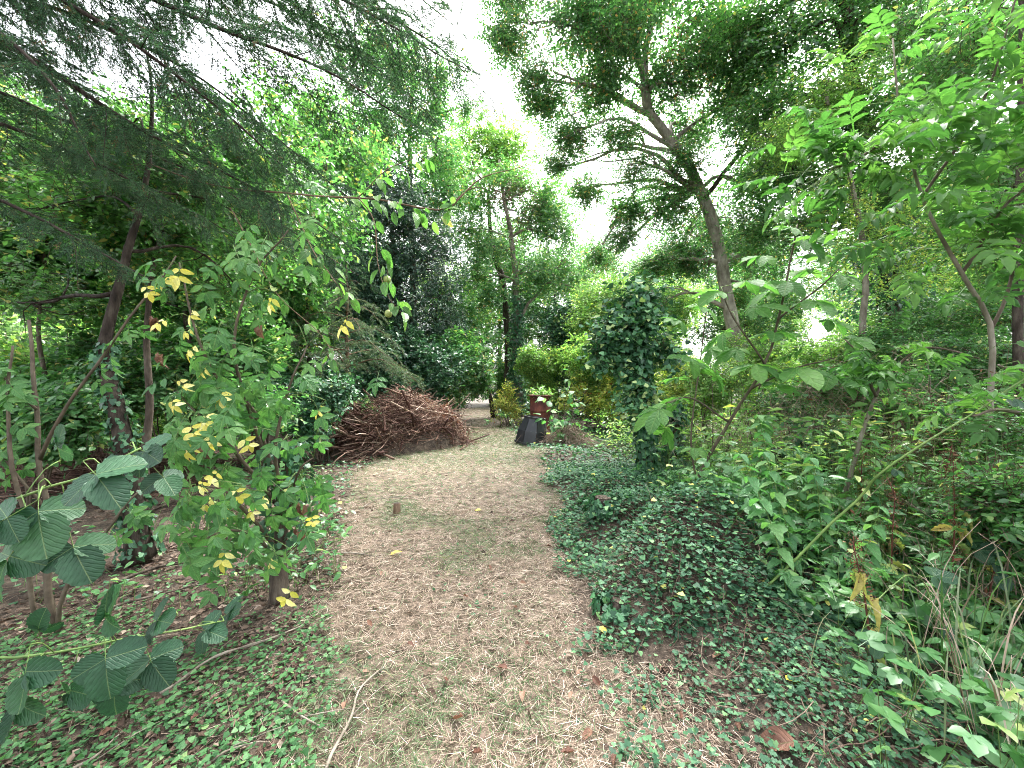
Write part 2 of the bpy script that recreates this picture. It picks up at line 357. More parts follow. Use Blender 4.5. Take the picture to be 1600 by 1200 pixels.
M['barkgrey'] = solid_mat('barkgrey', [(.30, (.11, .095, .075)), (.5, (.25, .22, .18)), (.7, (.40, .37, .31))], 9, (1, 1, .4), .85, .6, 24, dist=.02)
M['barkwarm'] = solid_mat('barkwarm', [(.30, (.05, .03, .018)), (.5, (.13, .085, .055)), (.7, (.24, .17, .115))], 14, (1, 1, .3), .9, .8, 26, dist=.02)
M['twig'] = solid_mat('twig', [(0, (.045, .028, .020)), (.5, (.12, .08, .058)), (1, (.28, .22, .17))], 12, rough=.85, bump=0, tint=True)
M['brush'] = solid_mat('brush', [(0, (.040, .018, .014)), (.35, (.10, .050, .037)), (.7, (.20, .125, .09)), (1, (.38, .29, .22))], 12, rough=.85, bump=0, tint=True)
M['stemgreen'] = solid_mat('stemgreen', [(.3, (.06, .12, .03)), (.6, (.14, .22, .06)), (.8, (.22, .26, .10))], 10, rough=.5, bump=0)
M['stembrown'] = solid_mat('stembrown', [(.3, (.05, .038, .026)), (.6, (.11, .088, .062)), (.8, (.17, .145, .105))], 12, rough=.8, bump=.4)
M['stemred'] = solid_mat('stemred', [(.3, (.05, .018, .013)), (.6, (.12, .045, .03)), (.8, (.20, .085, .05))], 20, rough=.8, bump=.4)

TRIS = [0]
# ------------------------------------------------------------------ the ground
def grid_sheet(name, xs, ys, zf, mat, mask=None):
    X, Y = np.meshgrid(xs, ys); Z = zf(X, Y); nx, ny = len(xs), len(ys)
    V = np.stack([X, Y, Z], -1).reshape(-1, 3)
    i = np.arange(ny - 1)[:, None] * nx + np.arange(nx - 1)[None]
    q = np.stack([i, i + 1, i + nx + 1, i + nx], -1).reshape(-1, 4)
    if mask is not None: q = q[mask(V[q].mean(1))]
    g = Geo(); g.add(V, None, q); return g.build(name, mat)
def spread(lo, hi, n, p=2.6):
    t = np.linspace(-1, 1, n); return np.sign(t) * np.abs(t) ** p * np.where(t < 0, -lo, hi)
ground = grid_sheet('ground', spread(-250, 250, 121), np.concatenate([np.linspace(-6, 12, 101), 12 + 288 * np.linspace(.004, 1, 60) ** 2.4]), lambda x, y: ground_z(x, y), M['soil'])
tag(ground, 'dark brown woodland soil with leaf litter', kind='structure')
path = grid_sheet('path', np.linspace(-4.5, 1.6, 110), np.linspace(-1, 27, 340), lambda x, y: ground_z(x, y) + .006, M['turf'], lambda c: path_in(c[:, 0], c[:, 1]) > 0)
tag(path, 'mown path of dry pale grass leading into the wood', kind='structure')

def up_normals(n, tilt): return unit(A(0, 0, 1) + tilt * rng.normal(size=(n, 3)))
def sample(n, x0, x1, y0, y1, p=1.0):
    """points on the land, thinning out with distance for p > 1"""
    return np.stack([rng.uniform(x0, x1, n), y0 + (y1 - y0) * rng.uniform(0, 1, n) ** p], -1)
def flat_dirs(n, lift=.1):
    a = rng.uniform(0, 2 * math.pi, n); return unit(np.stack([np.cos(a), np.sin(a), rng.normal(0, lift, n)], -1))

# straw and green blades of the mown path
def blade_tmpl(n=2, w=.03, bend=.35):
    v, q = [], []
    for i in range(n + 1):
        t = i / n; ww = w * (1 - t) + .004
        v += [(-ww, t * (1 - bend * .25 * t), bend * t * t), (ww, t * (1 - bend * .25 * t), bend * t * t)]
        if i: q.append((2 * i - 2, 2 * i - 1, 2 * i + 1, 2 * i))
    return (A(*v), E3, np.array(q))
T_STRAW, T_BLADE = blade_tmpl(1, .0145, -.06), blade_tmpl(2, .024, -.35)
def blades(mat, name, label, cat, xy, ln, lift, tint, tm, keep=None, parent=None):
    if keep is not None: xy, ln, tint = xy[keep], ln[keep], tint[keep]
    n = len(xy); pos = np.stack([xy[:, 0], xy[:, 1], ground_z(xy[:, 0], xy[:, 1]) + .008], -1)
    d = flat_dirs(n, 0) + A(0, 0, 1) * np.abs(rng.normal(lift, lift * .6, n))[:, None]
    pos[:, 2] += rng.uniform(0, .018, n)
    g = Geo(); g.scatter(tm, pos, d, up_normals(n, .5), ln, tint)
    return tag(g.build(name, mat), label, cat, kind='stuff')
def wide(y): return np.maximum(1, y / 2.6)
n = 60000
xy = np.concatenate([sample(66000, -2.2, 1.4, 1.2, 5.0, 1.25), sample(40000, -3.6, 1.5, 4.5, 14, 1.3), sample(8000, -4, 0.5, 12, 24)])
pin = path_in(xy[:, 0], xy[:, 1]); gpatch = noise(np.stack([xy[:, 0], xy[:, 1], 0 * xy[:, 0]], -1), 1.7) + .5 * noise(np.stack([xy[:, 0], xy[:, 1], 0 * xy[:, 0]], -1), 5)
greenband = np.exp(-((xy[:, 1] - 9.2) / 2.4) ** 2) * 1.5 + np.exp(-((xy[:, 1] - 2.0) / .6) ** 2) * np.exp(-((xy[:, 0] + .05) / .35) ** 2) * .5
keep = (pin > -.12 - .5 * rng.uniform(0, 1, len(xy)) ** 3) & (rng.uniform(0, 1, len(xy)) < np.clip(1.0 - .5 * np.clip((gpatch - .15) * 2.2, 0, 1) - .5 * np.clip(.25 - pin, 0, .25) * 4 * (xy[:, 0] < -.3), .12, 1))
lnn = rng.uniform(.03, .085, len(xy)) * wide(xy[:, 1]) ** .45
blades(M['straw'], 'dry_grass', 'pale dry straw of mown grass lying on the path', 'grass', xy, lnn, .12, np.clip(rng.normal(.52, .32, len(xy)), 0, 1), T_STRAW, keep)
gk = (pin > -.05) & (rng.uniform(0, 1, len(xy)) < np.clip(.06 + .5 * np.clip((gpatch - .1) * 2.5, 0, 1) + .8 * greenband, 0, .97))
blades(M['grass'], 'green_grass', 'short green grass growing through the straw on the path', 'grass', xy + rng.normal(0, .02, xy.shape), rng.uniform(.03, .085, len(xy)) * wide(xy[:, 1]) ** .5, .40,
       np.clip(rng.normal(.45, .28, len(xy)) - .3 * np.clip(greenband, 0, 1), 0, 1), T_BLADE, gk)

# leaf litter and needles on the bare soil
def carpet(name, label, cat, mat, xy, size, tilt, hmax, tm, tint, lift=.15):
    n = len(xy); pos = np.stack([xy[:, 0], xy[:, 1], ground_z(xy[:, 0], xy[:, 1]) + .006 + hmax * rng.uniform(0, 1, n) ** 1.5], -1)
    g = Geo(); g.scatter(tm, pos, flat_dirs(n, lift), up_normals(n, tilt), size, tint)
    return tag(g.build(name, mat), label, cat, kind='stuff')
xy = np.concatenate([sample(15000, -3.6, 2.5, 1.2, 5, 1.2), sample(10000, -8, 4, 4.5, 13, 1.2), sample(5000, -14, 10, 9, 26)])
pin = path_in(xy[:, 0], xy[:, 1]); k = (pin < 0) | (rng.uniform(0, 1, len(xy)) < .10); xy = xy[k]
carpet('leaf_litter', 'brown fallen leaf litter covering the bare soil', 'leaf litter', M['litter'], xy, rng.uniform(.025, .06, len(xy)) * wide(xy[:, 1]) ** .4, .5, .02, T_DIA, np.clip(rng.normal(.45, .25, len(xy)), 0, 1))
a = sample(9000, -4.5, 2.2, 1.2, 7, 1.3); k = path_in(a[:, 0], a[:, 1]) < .25; a = a[k]
l = rng.uniform(.04, .22, len(a)); dd = flat_dirs(len(a), .12)
p0 = np.stack([a[:, 0], a[:, 1], ground_z(a[:, 0], a[:, 1]) + rng.uniform(.005, .03, len(a))], -1)
g = Geo(); g.sticks(p0, p0 + dd * l[:, None], .0016, .001, rng.uniform(.1, 1, len(a)))
tag(g.build('twig_litter', M['twig']), 'fine dead twigs and needles strewn on the soil', 'twigs', kind='stuff')

# creeping ivy and seedlings
def ivy_field(n, x0, x1, y0, y1, p, dens, size, name, label, mat='ivyground', h=.05, tm=T_IVYLO):
    a = sample(n, x0, x1, y0, y1, p)
    a = a[rng.uniform(0, 1, n) < dens(a[:, 0], a[:, 1])]
    return carpet(name, label, 'ivy', M[mat], a, (size[0] + (size[1] - size[0]) * rng.beta(1.3, 1.8, len(a)) * 1.25) * wide(a[:, 1]) ** .3, .45, h, tm, np.clip(rng.normal(.5, .25, len(a)), 0, rng.choice([.97, .97, .97, 1.0], len(a))), .12)
def nz(x, y, s, o=0): return noise(np.stack([x, y, 0 * x + o], -1), s)
ivy_field(19000, -3.4, -.3, 1.1, 3.3, 1.2, lambda x, y: np.clip(.55 - path_in(x, y) * 1.6 + .9 * nz(x, y, 1.8), 0, 1) * (path_in(x, y) < .15) * np.clip(1.6 - (y - 1.6) * 1.3 + .5 * nz(x, y, 2.5, 4), .10, 1), (.015, .032), 'seedling_carpet', 'small green seedlings and ivy carpeting the soil left of the path', 'seedling')
ivy_field(9000, -7, -1, 2.8, 8, 1.1, lambda x, y: np.clip(.25 + .9 * nz(x, y, 1.1, 2), 0, .8) * (path_in(x, y) < .0), (.03, .05), 'woodland_ivy', 'sparse dark ivy creeping over litter beneath the left trees', 'ivy', .06)
ivy_field(40000, .3, 3.4, 2.2, 7.0, 1.15, lambda x, y: np.clip(1.0 - path_in(x, y) * 2.2 + .4 * nz(x, y, 1.5, 6), 0, 1) * (path_in(x, y) < .22 + .12 * nz(x, y, 5, 2)), (.019, .042), 'ivy_carpet', 'dense dark green ivy carpet over the mounds right of the path', 'ivyground', .12)
ivy_field(15000, .2, 2.8, 1.2, 2.5, 1.0, lambda x, y: np.clip(.50 - path_in(x, y) * 1.2 + .8 * nz(x, y, 2.6, 6), .04, .9) * (path_in(x, y) < .35 + .15 * nz(x, y, 5, 2)), (.014, .030), 'patchy_ivy', 'patchy small leaved ivy on the litter at lower right', 'ivyground', .06, T_IVY)
ivy_field(11000, -.2, 6, 6.2, 13, 1.1, lambda x, y: np.clip(.8 - path_in(x, y) * 1.6 + .5 * nz(x, y, 1.0, 6), 0, 1) * (path_in(x, y) < .1), (.035, .055), 'far_ivy_carpet', 'ivy and small herbs covering the ground around the black bin', 'ivyground', .10)
ivy_field(3500, -1.8, 1.2, 1.2, 8, 1.2, lambda x, y: np.clip(.12 + .5 * nz(x, y, 2.2, 8), 0, .5) * (path_in(x, y) > 0), (.018, .032), 'path_weeds', 'tiny dark green weed leaves dotted through the dry path', 'ivyground', .02)

g = Geo()
for k in range(150):
    x, y = rng.uniform(.7, 2.6), rng.uniform(1.4, 5.5)
    if path_in(np.array([x]), np.array([y]))[0] > .05: continue
    az = rng.uniform(0, 6.28); pts = []
    for j in range(9):
        az += rng.normal(0, .45); x += .06 * math.cos(az); y += .06 * math.sin(az); pts.append(G(x, y, .03 + .05 * rng.uniform()))
    g.tube(np.array(pts), .0022, 4, 0, rng.uniform(.2, .8))
tag(g.build('ivy_runners', M['twig']), 'thin trailing ivy stems running over the mounds', 'ivy', kind='stuff')
# ------------------------------------------------------------------ trees
def B(cx, cy, d, r, ry=None, rd=None):
    """a clump of foliage: centre seen at a pixel of the photograph and a distance, radii in those pixels"""
    ry = ry or r; s = d / F
    return (P(cx, cy, d), A(r * s, (rd if rd else (r + ry) / 2 * s), ry * s))
def spray_points(blobs, n, hollow=.42, clump=(1.2, -.15)):
    w = np.array([b[1][0] * b[1][2] for b in blobs]); idx = rng.choice(len(blobs), int(n * 1.9), p=w / w.sum())
    c = np.array([b[0] for b in blobs])[idx]; r = np.array([b[1] for b in blobs])[idx]
    d = rdir(len(idx)); p = c + d * r * (rng.uniform(0, 1, len(idx)) ** hollow)[:, None] * (1 + .25 * noise(c + d, 3.0))[:, None]
    k = noise(p, clump[0]) + .5 * noise(p, clump[0] * 2.7) > clump[1]
    k &= p[:, 2] > .03
    return p[k][:n], unit(d[k][:n] * A(1, 1, .8))
def foliage(blobs, n, per, ll, tm=T_DIA, twig=.25, up=.9, droop=.25, hollow=.42, clump=(1.2, -.15), tint=(.48, .30), tw_r=.003, spread=.9):
    p, out = spray_points(blobs, n, hollow, clump); n = len(p)
    d = unit(out * .7 + .7 * rng.normal(size=(n, 3)) + A(0, 0, -droop)); L = twig * rng.uniform(.6, 1.4, n)
    tg = Geo(); h_ = slice(0, None, 3 if ll > .1 else 2); tg.sticks((p - d * L[:, None] * .5)[h_], (p + d * L[:, None] * .9)[h_], tw_r, tw_r * .5, rng.uniform(.1, .6, len(p[h_])))
    t = np.tile((np.arange(per) + .5) / per, (n, 1)) + rng.uniform(-.06, .06, (n, per))
    pos = p[:, None] + d[:, None] * (L[:, None] * t)[:, :, None]
    side = unit(np.cross(d, A(0, 0, 1) + .3 * rng.normal(size=(n, 3))))
    sg = np.where(np.arange(per) % 2, 1, -1)[None, :, None]
    ld = unit(d[:, None] * .55 + side[:, None] * sg * spread + .35 * rng.normal(size=(n, per, 3)) + A(0, 0, -droop * .6))
    nn = unit(A(0, 0, 1) * up + out[:, None] * .35 + .45 * rng.normal(size=(n, per, 3)))
    s = ll * rng.uniform(.65, 1.25, (n, per))
    ti = np.clip(tint[0] + tint[1] * rng.normal(size=(n, per)) + .12 * noise(p, 1.5)[:, None], 0, 1)
    lg = Geo(); lg.scatter(tm, pos.reshape(-1, 3), ld.reshape(-1, 3), nn.reshape(-1, 3), s.reshape(-1), ti.reshape(-1))
    return lg, tg
def trunk_geo(pts, r0, r1, n=26, sides=12, rough=.12, flare=.5):
    q = wobble(spline(pts, n), .02 + r0 * .12, 1.5); t = np.linspace(0, 1, n); r = r0 + (r1 - r0) * t ** .85
    r = r * (1 + flare * np.exp(-t * n / 1.6))
    g = Geo(); g.tube(q, r, sides, rough); return g, q, r
def limbs(root, mat, q, r, blobs, rmax=.07, sub=5, start=.35, name='branch', twigs=None):
    """a limb from the trunk into each clump, with smaller branches that fan out inside it"""
    for c, rad in blobs:
        cost = np.linalg.norm(q - c, axis=1) + 1.6 * np.maximum(0, q[:, 2] - c[2]) ; cost[:int(len(q) * start)] += 3
        i = int(np.argmin(cost)); a = q[i]; L = np.linalg.norm(c - a)
        if L < .15: continue
        m = (a + c) / 2 + A(0, 0, .14 * L) + .08 * L * rng.normal(size=3)
        cv = wobble(spline([a, m, c + .25 * rad * rng.normal(size=3)], 9), .05 * L ** .5, 2.0)
        rb = min(rmax, r[i] * .6)
        g = Geo(); g.tube(cv, np.linspace(rb, rb * .3, 9), 6, .08)
        for _ in range(sub):
            s = cv[rng.integers(3, 9)]; e = c + rad * rdir(1)[0] * .85
            mm = (s + e) / 2 + .12 * np.linalg.norm(e - s) * rng.normal(size=3)
            g.tube(wobble(spline([s, mm, e], 6), .04, 3.0), np.linspace(rb * .38, rb * .09, 6), 4)
        g.build(name, mat, root)
CLUMPS = {}
def shared_crown(root, blobs, n, per, ll, tm, twig, leaf, kw):
    """crown of leafy boughs: one part for each clump, alike clumps share their mesh"""
    mr_ = float(np.mean([(b[1][0] + b[1][2]) / 2 for b in blobs])); R0 = min((.15, .22, .32, .45, .62, .85, 1.15, 1.6), key=lambda v: abs(math.log(v / mr_)))
    a0 = sum(float(b[1][0] * b[1][2]) for b in blobs) / R0 ** 2
    key = (leaf, round(ll, 3), per, id(tm), R0, int(math.log(n / a0) * 3), tuple(sorted(kw.items())))
    if key not in CLUMPS:
        lst = []
        for k in range(3):
            off = A(30 * k, 17 * k, 1000)
            lg, tg = foliage([(off, A(R0, R0, R0)), (off + .45 * R0 * rdir(1)[0], A(.75, .75, .75) * R0), (off + .45 * R0 * rdir(1)[0], A(.75, .75, .75) * R0)], max(40, int(1.2 * n / a0)), per, ll, tm, twig, **kw)
            lst.append((lg.mesh('bough', M[leaf], off), tg.mesh('bough_twigs', M['twig'], off)))
        CLUMPS[key] = lst
    for c, rad in blobs:
        lm, tm_ = CLUMPS[key][rng.integers(3)]; o = bpy.data.objects.new('bough', lm); C.objects.link(o); o.parent = root; o['kind'] = 'stuff'
        o.location = tuple(c - np.array(root.location)); f = 1 / R0
        o.rotation_euler = (rng.normal(0, .25), rng.normal(0, .25), rng.uniform(0, 6.28)); m_ = (rad[0] + rad[1]) / 2; o.scale = (m_ * f, m_ * f, rad[2] * f)
        t = bpy.data.objects.new('twigs', tm_); C.objects.link(t); t.parent = o; t['kind'] = 'stuff'
def tree(name, label, trunk, r0, r1, blobs, n, per, ll, leaf, bark='bark', cat='tree', group=None, tm=T_DIA, twig=.25, rmax=.07, sub=5, start=.35, flare=.5, segs=26, **kw):
    base = np.asarray(trunk[0], float)
    root = empty(name, base, label, cat, group)
    g, q, r = trunk_geo(trunk, r0, r1, segs, 12 if r0 > .05 else 7, flare=flare); g.build('trunk', M[bark], root)
    limbs(root, M[bark], q, r, blobs, rmax, sub, start)
    if group is None and len(blobs) > 2: shared_crown(root, blobs, n, per, ll, tm, twig, leaf, kw)
    else:
        lg, tg = foliage(blobs, n, per, ll, tm, twig, **kw); lg.build('crown', M[leaf], root); tag(tg.build('twigs', M['twig'], root), kind='stuff')
    return root, q, r
def ivy_on(root, q, r, n, size, t0=0.0, t1=1.0, thick=.12, mat='ivy', bulge=None, name='ivy'):
    """ivy leaves over a stem, hanging and facing outwards"""
    t = t0 + (t1 - t0) * rng.uniform(0, 1, n); i = t * (len(q) - 1); f = np.minimum(i.astype(int), len(q) - 2); u = (i - f)[:, None]
    c = q[f] * (1 - u) + q[f + 1] * u; rr = r[f] * (1 - u[:, 0]) + r[f + 1] * u[:, 0]
    a = rng.uniform(0, 2 * math.pi, n); o = np.stack([np.cos(a), np.sin(a), .1 * rng.normal(size=n)], -1)
    b = 1.0 if bulge is None else bulge(t)
    lump = 1 + .5 * noise(c + o * .3, 3.0)
    pos = c + o * (rr + thick * b * lump * rng.uniform(0, 1, n) ** .7)[:, None]
    d = unit(o * .45 + A(0, 0, -.8) + .45 * rng.normal(size=(n, 3))); nn = unit(o + A(0, 0, .45) + .35 * rng.normal(size=(n, 3)))
    g = Geo(); g.scatter(T_IVYLO if size > .06 else T_IVY, pos, d, nn, size * rng.uniform(.6, 1.3, n), np.clip(rng.normal(.42, .22, n), 0, .97))
    k = rng.choice(n, n // 14); st = Geo(); st.sticks(pos[k], c[k] + o[k] * rr[k][:, None] + A(0, 0, -.12), .003, .003, .3)
    st.build('ivy_stems', M['twig'], root)
    return g.build(name, M[mat], root)

# --- far wood: three kinds of tree and two of bush, copied with their parts
def archetype(name, label, group, h, r0, crown_r, leaf, seed_blobs, n, ll, bark='bark', lean=(0, 0), **kw):
    tr = [A(0, 0, -.1), A(lean[0] * .3, lean[1] * .3, h * .35), A(lean[0], lean[1], h * .75)]
    bl = []
    for k in range(seed_blobs):
        a = k * 2.4 + rng.uniform(-.4, .4); z = h * (.34 + .60 * (k + .5) / seed_blobs); rr = crown_r * (.72 * math.sin(math.pi * (.22 + .68 * (k + .5) / seed_blobs)))
        bl.append((A(lean[0] + rr * math.cos(a), lean[1] + rr * math.sin(a), z), A(1, 1, .8) * crown_r * rng.uniform(.42, .62)))
    return tree(name, label, tr, r0, r0 * .35, bl, n, 7, ll, leaf, bark, 'tree', group, twig=.42, rmax=.10, sub=3, **kw)[0]
FG = 'trees of the far wood'
far_a = archetype('woodland_tree', 'tall green broadleaf tree in the far wood behind everything else', FG, 12, .20, 3.4, 'broad', 12, 7000, .15)
far_b = archetype('woodland_tree', 'pale lime green broadleaf tree in the far wood behind everything else', FG, 9.5, .15, 2.9, 'lime', 10, 5600, .14, 'barkpale')
far_c = archetype('woodland_tree', 'dark leaved slender tree in the far wood behind everything else', FG, 13, .22, 3.0, 'oak', 12, 6400, .15)
def shrub(name, label, base, h, blobs, n, per, ll, leaf, stems=5, group=None, cat='shrub', tm=T_DIA, twig=.2, stem_mat='stembrown', sr=.014, **kw):
    root = empty(name, base, label, cat, group)
    for k in range(stems):
        c, rad = blobs[k % len(blobs)]; e = c + rad * rdir(1)[0] * .5
        b = base + A(rng.normal(0, .06), rng.normal(0, .06), -.03)
        g = Geo(); g.tube(wobble(spline([b, (b + e) / 2 + A(0, 0, .12) + .1 * rng.normal(size=3), e], 9), .05, 2), np.linspace(sr, sr * .3, 9), 5); g.build('stem', M[stem_mat], root)
    if group is None and len(blobs) > 4: shared_crown(root, blobs, n, per, ll, tm, twig, leaf, kw)
    else:
        lg, tg = foliage(blobs, n, per, ll, tm, twig, **kw); lg.build('crown', M[leaf], root); tag(tg.build('twigs', M['twig'], root), kind='stuff')
    return root
def bush_arch(label, leaf, r, h, n, ll, group, tm=T_DIA):
    bl = [(A(r * .5 * math.cos(k * 1.7), r * .5 * math.sin(k * 1.7), h * (.22 + .11 * k)), A(r * .62, r * .62, h * .30)) for k in range(6)]
    return shrub('woodland_bush', label, A(0, 0, 0), h, bl, n, 7, ll, leaf, 6, group, tm=tm, twig=.3)
BG = 'bushes of the far wood'
bush_a = bush_arch('rounded green bush in the far wood below the trees', 'broad', 1.5, 2.6, 2600, .11, BG)
bush_b = bush_arch('bright yellow green bush in the far wood below the trees', 'lime', 1.5, 2.4, 2600, .10, BG)
bush_c = bush_arch('dark evergreen bush in the far wood below the trees', 'laurel', 1.6, 2.8, 2600, .11, BG)
used = set()
def put(o, x, y, s=1.0):
    rz = rng.uniform(0, 6.28)
    if o.name not in used:
        used.add(o.name); o.location = (x, y, float(ground_z(x, y))); o.rotation_euler = (0, 0, rz); o.scale = (s, s, s); return o
    return thing_copy(o, (x, y, float(ground_z(x, y))), rz, s)
for o, x, y, s in [(far_a, -9, 22, 1.0), (far_b, -4.5, 27, 1.05), (far_c, -12, 17, .9), (far_b, -15, 21, 1.1), (far_a, -19, 27, 1.1), (far_c, -1, 31, 1.1), (far_a, 3.2, 29, 1.0),
                   (far_b, 6.2, 23, .8), (far_c, 9.5, 27, .85), (far_a, 14, 23, .95), (far_b, 18, 28, 1.0), (far_c, 22, 23, 1.0), (far_a, -26, 24, 1.1), (far_c, -20, 15, .95), (far_b, -11.5, 11.5, .8),
                   (far_a, -15.5, 11, .9), (far_b, 16, 15, .85), (far_a, 21, 15, 1.0), (far_c, -24, 33, 1.2), (far_a, 29, 30, 1.2), (far_b, -8.5, 13.5, .85), (far_c, -14, 34, 1.1), (far_b, 24, 38, 1.2)]:
    put(o, x, y, s)
for o, x, y, s in [(bush_a, -7, 13, 1.0), (bush_b, -9.5, 10.5, .9), (bush_c, -12, 14, 1.1), (bush_a, -15, 17, 1.3), (bush_b, -18, 12, 1.2), (bush_c, -6.2, 17, 1.3), (bush_a, -4.4, 24, 1.2), (bush_b, 2.0, 22, 1.2), (bush_c, 4.5, 19, 1.2),
                   (bush_b, 5.2, 15.5, 1.1), (bush_a, 8, 17.5, 1.2), (bush_b, 10, 14, 1.1), (bush_c, 12.5, 17, 1.3), (bush_a, 13.5, 12, 1.1), (bush_c, 17.5, 12.5, 1.3), (bush_a, 0.2, 27, 1.3), (bush_c, -21, 18, 1.5),
                   (bush_a, 21, 19, 1.5), (bush_b, -5.5, 32, 1.4), (bush_c, -9.5, 29, 1.6), (bush_a, 26, 24, 1.6), (bush_a, -12.2, 8.3, .8), (bush_c, 14.6, 9.2, .9), (bush_b, -25, 20, 1.6), (bush_b, 8.5, 22, 1.3)]:
    put(o, x, y, s)

# --- the tree at the end of the path with ivy on its foot
tr, q, r = tree('ivy_footed_tree', 'pale forked tree with ivy covered lower trunk at end of the path', [P(808, 640, 19) * A(1, 1, 0) + A(0, 0, -.1), P(808, 560, 19), P(808, 470, 19), P(803, 400, 19), P(790, 330, 19), P(780, 250, 19)], .26, .06,
     [B(750, 300, 19, 46), B(790, 285, 19.5, 40), B(850, 300, 19, 44), B(730, 360, 18.5, 44), B(880, 360, 19, 46), B(770, 390, 18, 36), B(850, 420, 18.5, 50), B(910, 420, 19, 46), B(740, 430, 18.5, 40), B(830, 340, 20, 60), B(700, 300, 20, 46)],
     3900, 7, .15, 'broad', 'barkpale', twig=.5, rmax=.07, hollow=.7, clump=(1.3, -.15), tint=(.6, .25))
ivy_on(tr, q, r, 2600, .13, .0, .42, .28)
g = Geo(); g.tube(wobble(spline([P(812, 500, 18.8), P(835, 462, 18.6), P(862, 440, 18.5), P(905, 452, 18.4), P(935, 475, 18.3)], 14), .06), np.linspace(.085, .02, 14), 7, .1); g.build('branch', M['barkpale'], tr)
lg, tg = foliage([B(805, 315, 18, 40, 40), B(790, 360, 18, 26, 30)], 330, 6, .10, T_DIAN, .5, clump=(1.0, -.2), tint=(.6, .25)); lg.build('withered_crown', M['litter'], tr); tg.build('twigs', M['twig'], tr)
tree('bare_trunk_tree', 'dark bare trunked tree just left of the ivy footed tree', [P(796, 640, 20.5) * A(1, 1, 0) + A(0, 0, -.1), P(795, 540, 20.5), P(786, 440, 20.5), P(770, 390, 20.5), P(762, 300, 20.5)], .30, .08,
     [B(700, 250, 22, 60), B(745, 235, 22, 50), B(800, 235, 23, 50), B(680, 330, 22, 50)], 4200, 7, .14, 'lime', 'barkdark', twig=.4, clump=(.8, -.1))

tree('tall_airy_tree', 'tall airy tree behind the yew whose fine crown meets the sky gap', [P(640, 640, 17) * A(1, 1, 0) + A(0, 0, -.1), P(645, 450, 17), P(640, 250, 17), P(650, 60, 17)], .22, .05,
     [B(600, 200, 16, 56), B(660, 170, 16, 50), B(690, 240, 16.5, 44), B(560, 160, 16, 60), B(620, 100, 16, 56), B(690, 110, 16, 40), B(640, 270, 16, 60), B(520, 240, 16.5, 60), B(560, 60, 16, 60), B(730, 165, 16, 26), B(700, 300, 16.5, 40)], 5200, 7, .12, 'oak', 'barkdark', twig=.45, hollow=.7, clump=(1.4, -.1), rmax=.06)
# --- dark yew behind the brush pile, laurel hedge, small pale conifer
yb = [B(600, 300, 14, 60, 60), B(650, 350, 14, 70, 60), B(580, 400, 13.5, 70, 60), B(670, 430, 14, 55, 60), B(620, 480, 13.5, 80, 60), B(560, 260, 14.5, 55, 55), B(690, 500, 14, 40, 45), B(545, 480, 13.5, 60, 60), B(640, 560, 13.5, 90, 45)]
tree('yew_tree', 'dark almost black yew behind the brush pile', [P(620, 640, 14) * A(1, 1, 0), P(622, 500, 14), P(610, 330, 14)], .3, .06, yb, 6200, 8, .13, 'dark', 'barkdark', tm=T_DIAN, twig=.4, droop=.5, clump=(1.0, -.35), tint=(.5, .26))
shrub('laurel_bush', 'glossy dark laurel bush directly behind the brush pile', P(630, 620, 12) * A(1, 1, 0), 2, [B(580, 570, 11.6, 44), B(630, 555, 12, 46), B(680, 570, 12.2, 42), B(600, 610, 11.4, 44, 34), B(655, 612, 11.8, 46, 34), B(560, 530, 12, 30)], 2400, 7, .11, 'laurel', 7, droop=.1, clump=(1.5, -.4))
shrub('laurel_bush', 'green bush with arching sprays at right end of the brush pile', P(715, 625, 13.5) * A(1, 1, 0), 2, [B(700, 590, 13, 34), B(735, 575, 14, 36), B(715, 545, 13.5, 30), B(745, 600, 14.5, 24), B(690, 620, 13, 26, 20)], 1500, 7, .11, 'broad', 6, droop=.1, clump=(1.5, -.3))
bc, q, r = tree('branching_bush', 'dark twiggy bush with leaning bare limbs left of the end of the path', [P(772, 628, 18) * A(1, 1, 0), P(757, 590, 17.5), P(735, 560, 17), P(700, 520, 16.5)], .11, .03, [B(735, 520, 17, 34), B(770, 545, 18, 26), B(705, 480, 17, 32), B(765, 470, 18, 30), B(760, 580, 18, 20)], 1500, 7, .12, 'oak', 'barkdark', cat='shrub')
shrub('orange_tinged_shrub', 'low shrub with orange and yellow leaves left of the rusty barrel', P(793, 662, 14) * A(1, 1, 0), 1, [B(790, 632, 14, 22, 18), B(775, 645, 13.8, 16, 12), B(812, 640, 14, 16, 18), B(795, 612, 14, 12, 12)], 560, 7, .085, 'yellowbush', 6, tm=T_DIAN, tint=(.5, .3), hollow=.8, clump=(3.0, 0))
shrub('low_green_shrub', 'small low green shrub in front of the orange shrub', P(785, 664, 13.2) * A(1, 1, 0), 1, [B(780, 655, 13, 16, 9), B(800, 658, 13, 14, 8)], 260, 7, .08, 'herb', 4)
shrub('dark_ivy_bush', 'dark ivy bush behind the rusty barrel right of the forked tree', P(875, 630, 17) * A(1, 1, 0), 3, [B(870, 520, 17, 40), B(890, 570, 16.5, 40), B(850, 570, 17, 30), B(900, 500, 17, 34)], 2600, 7, .12, 'ivy', 5, tm=T_DIAW)
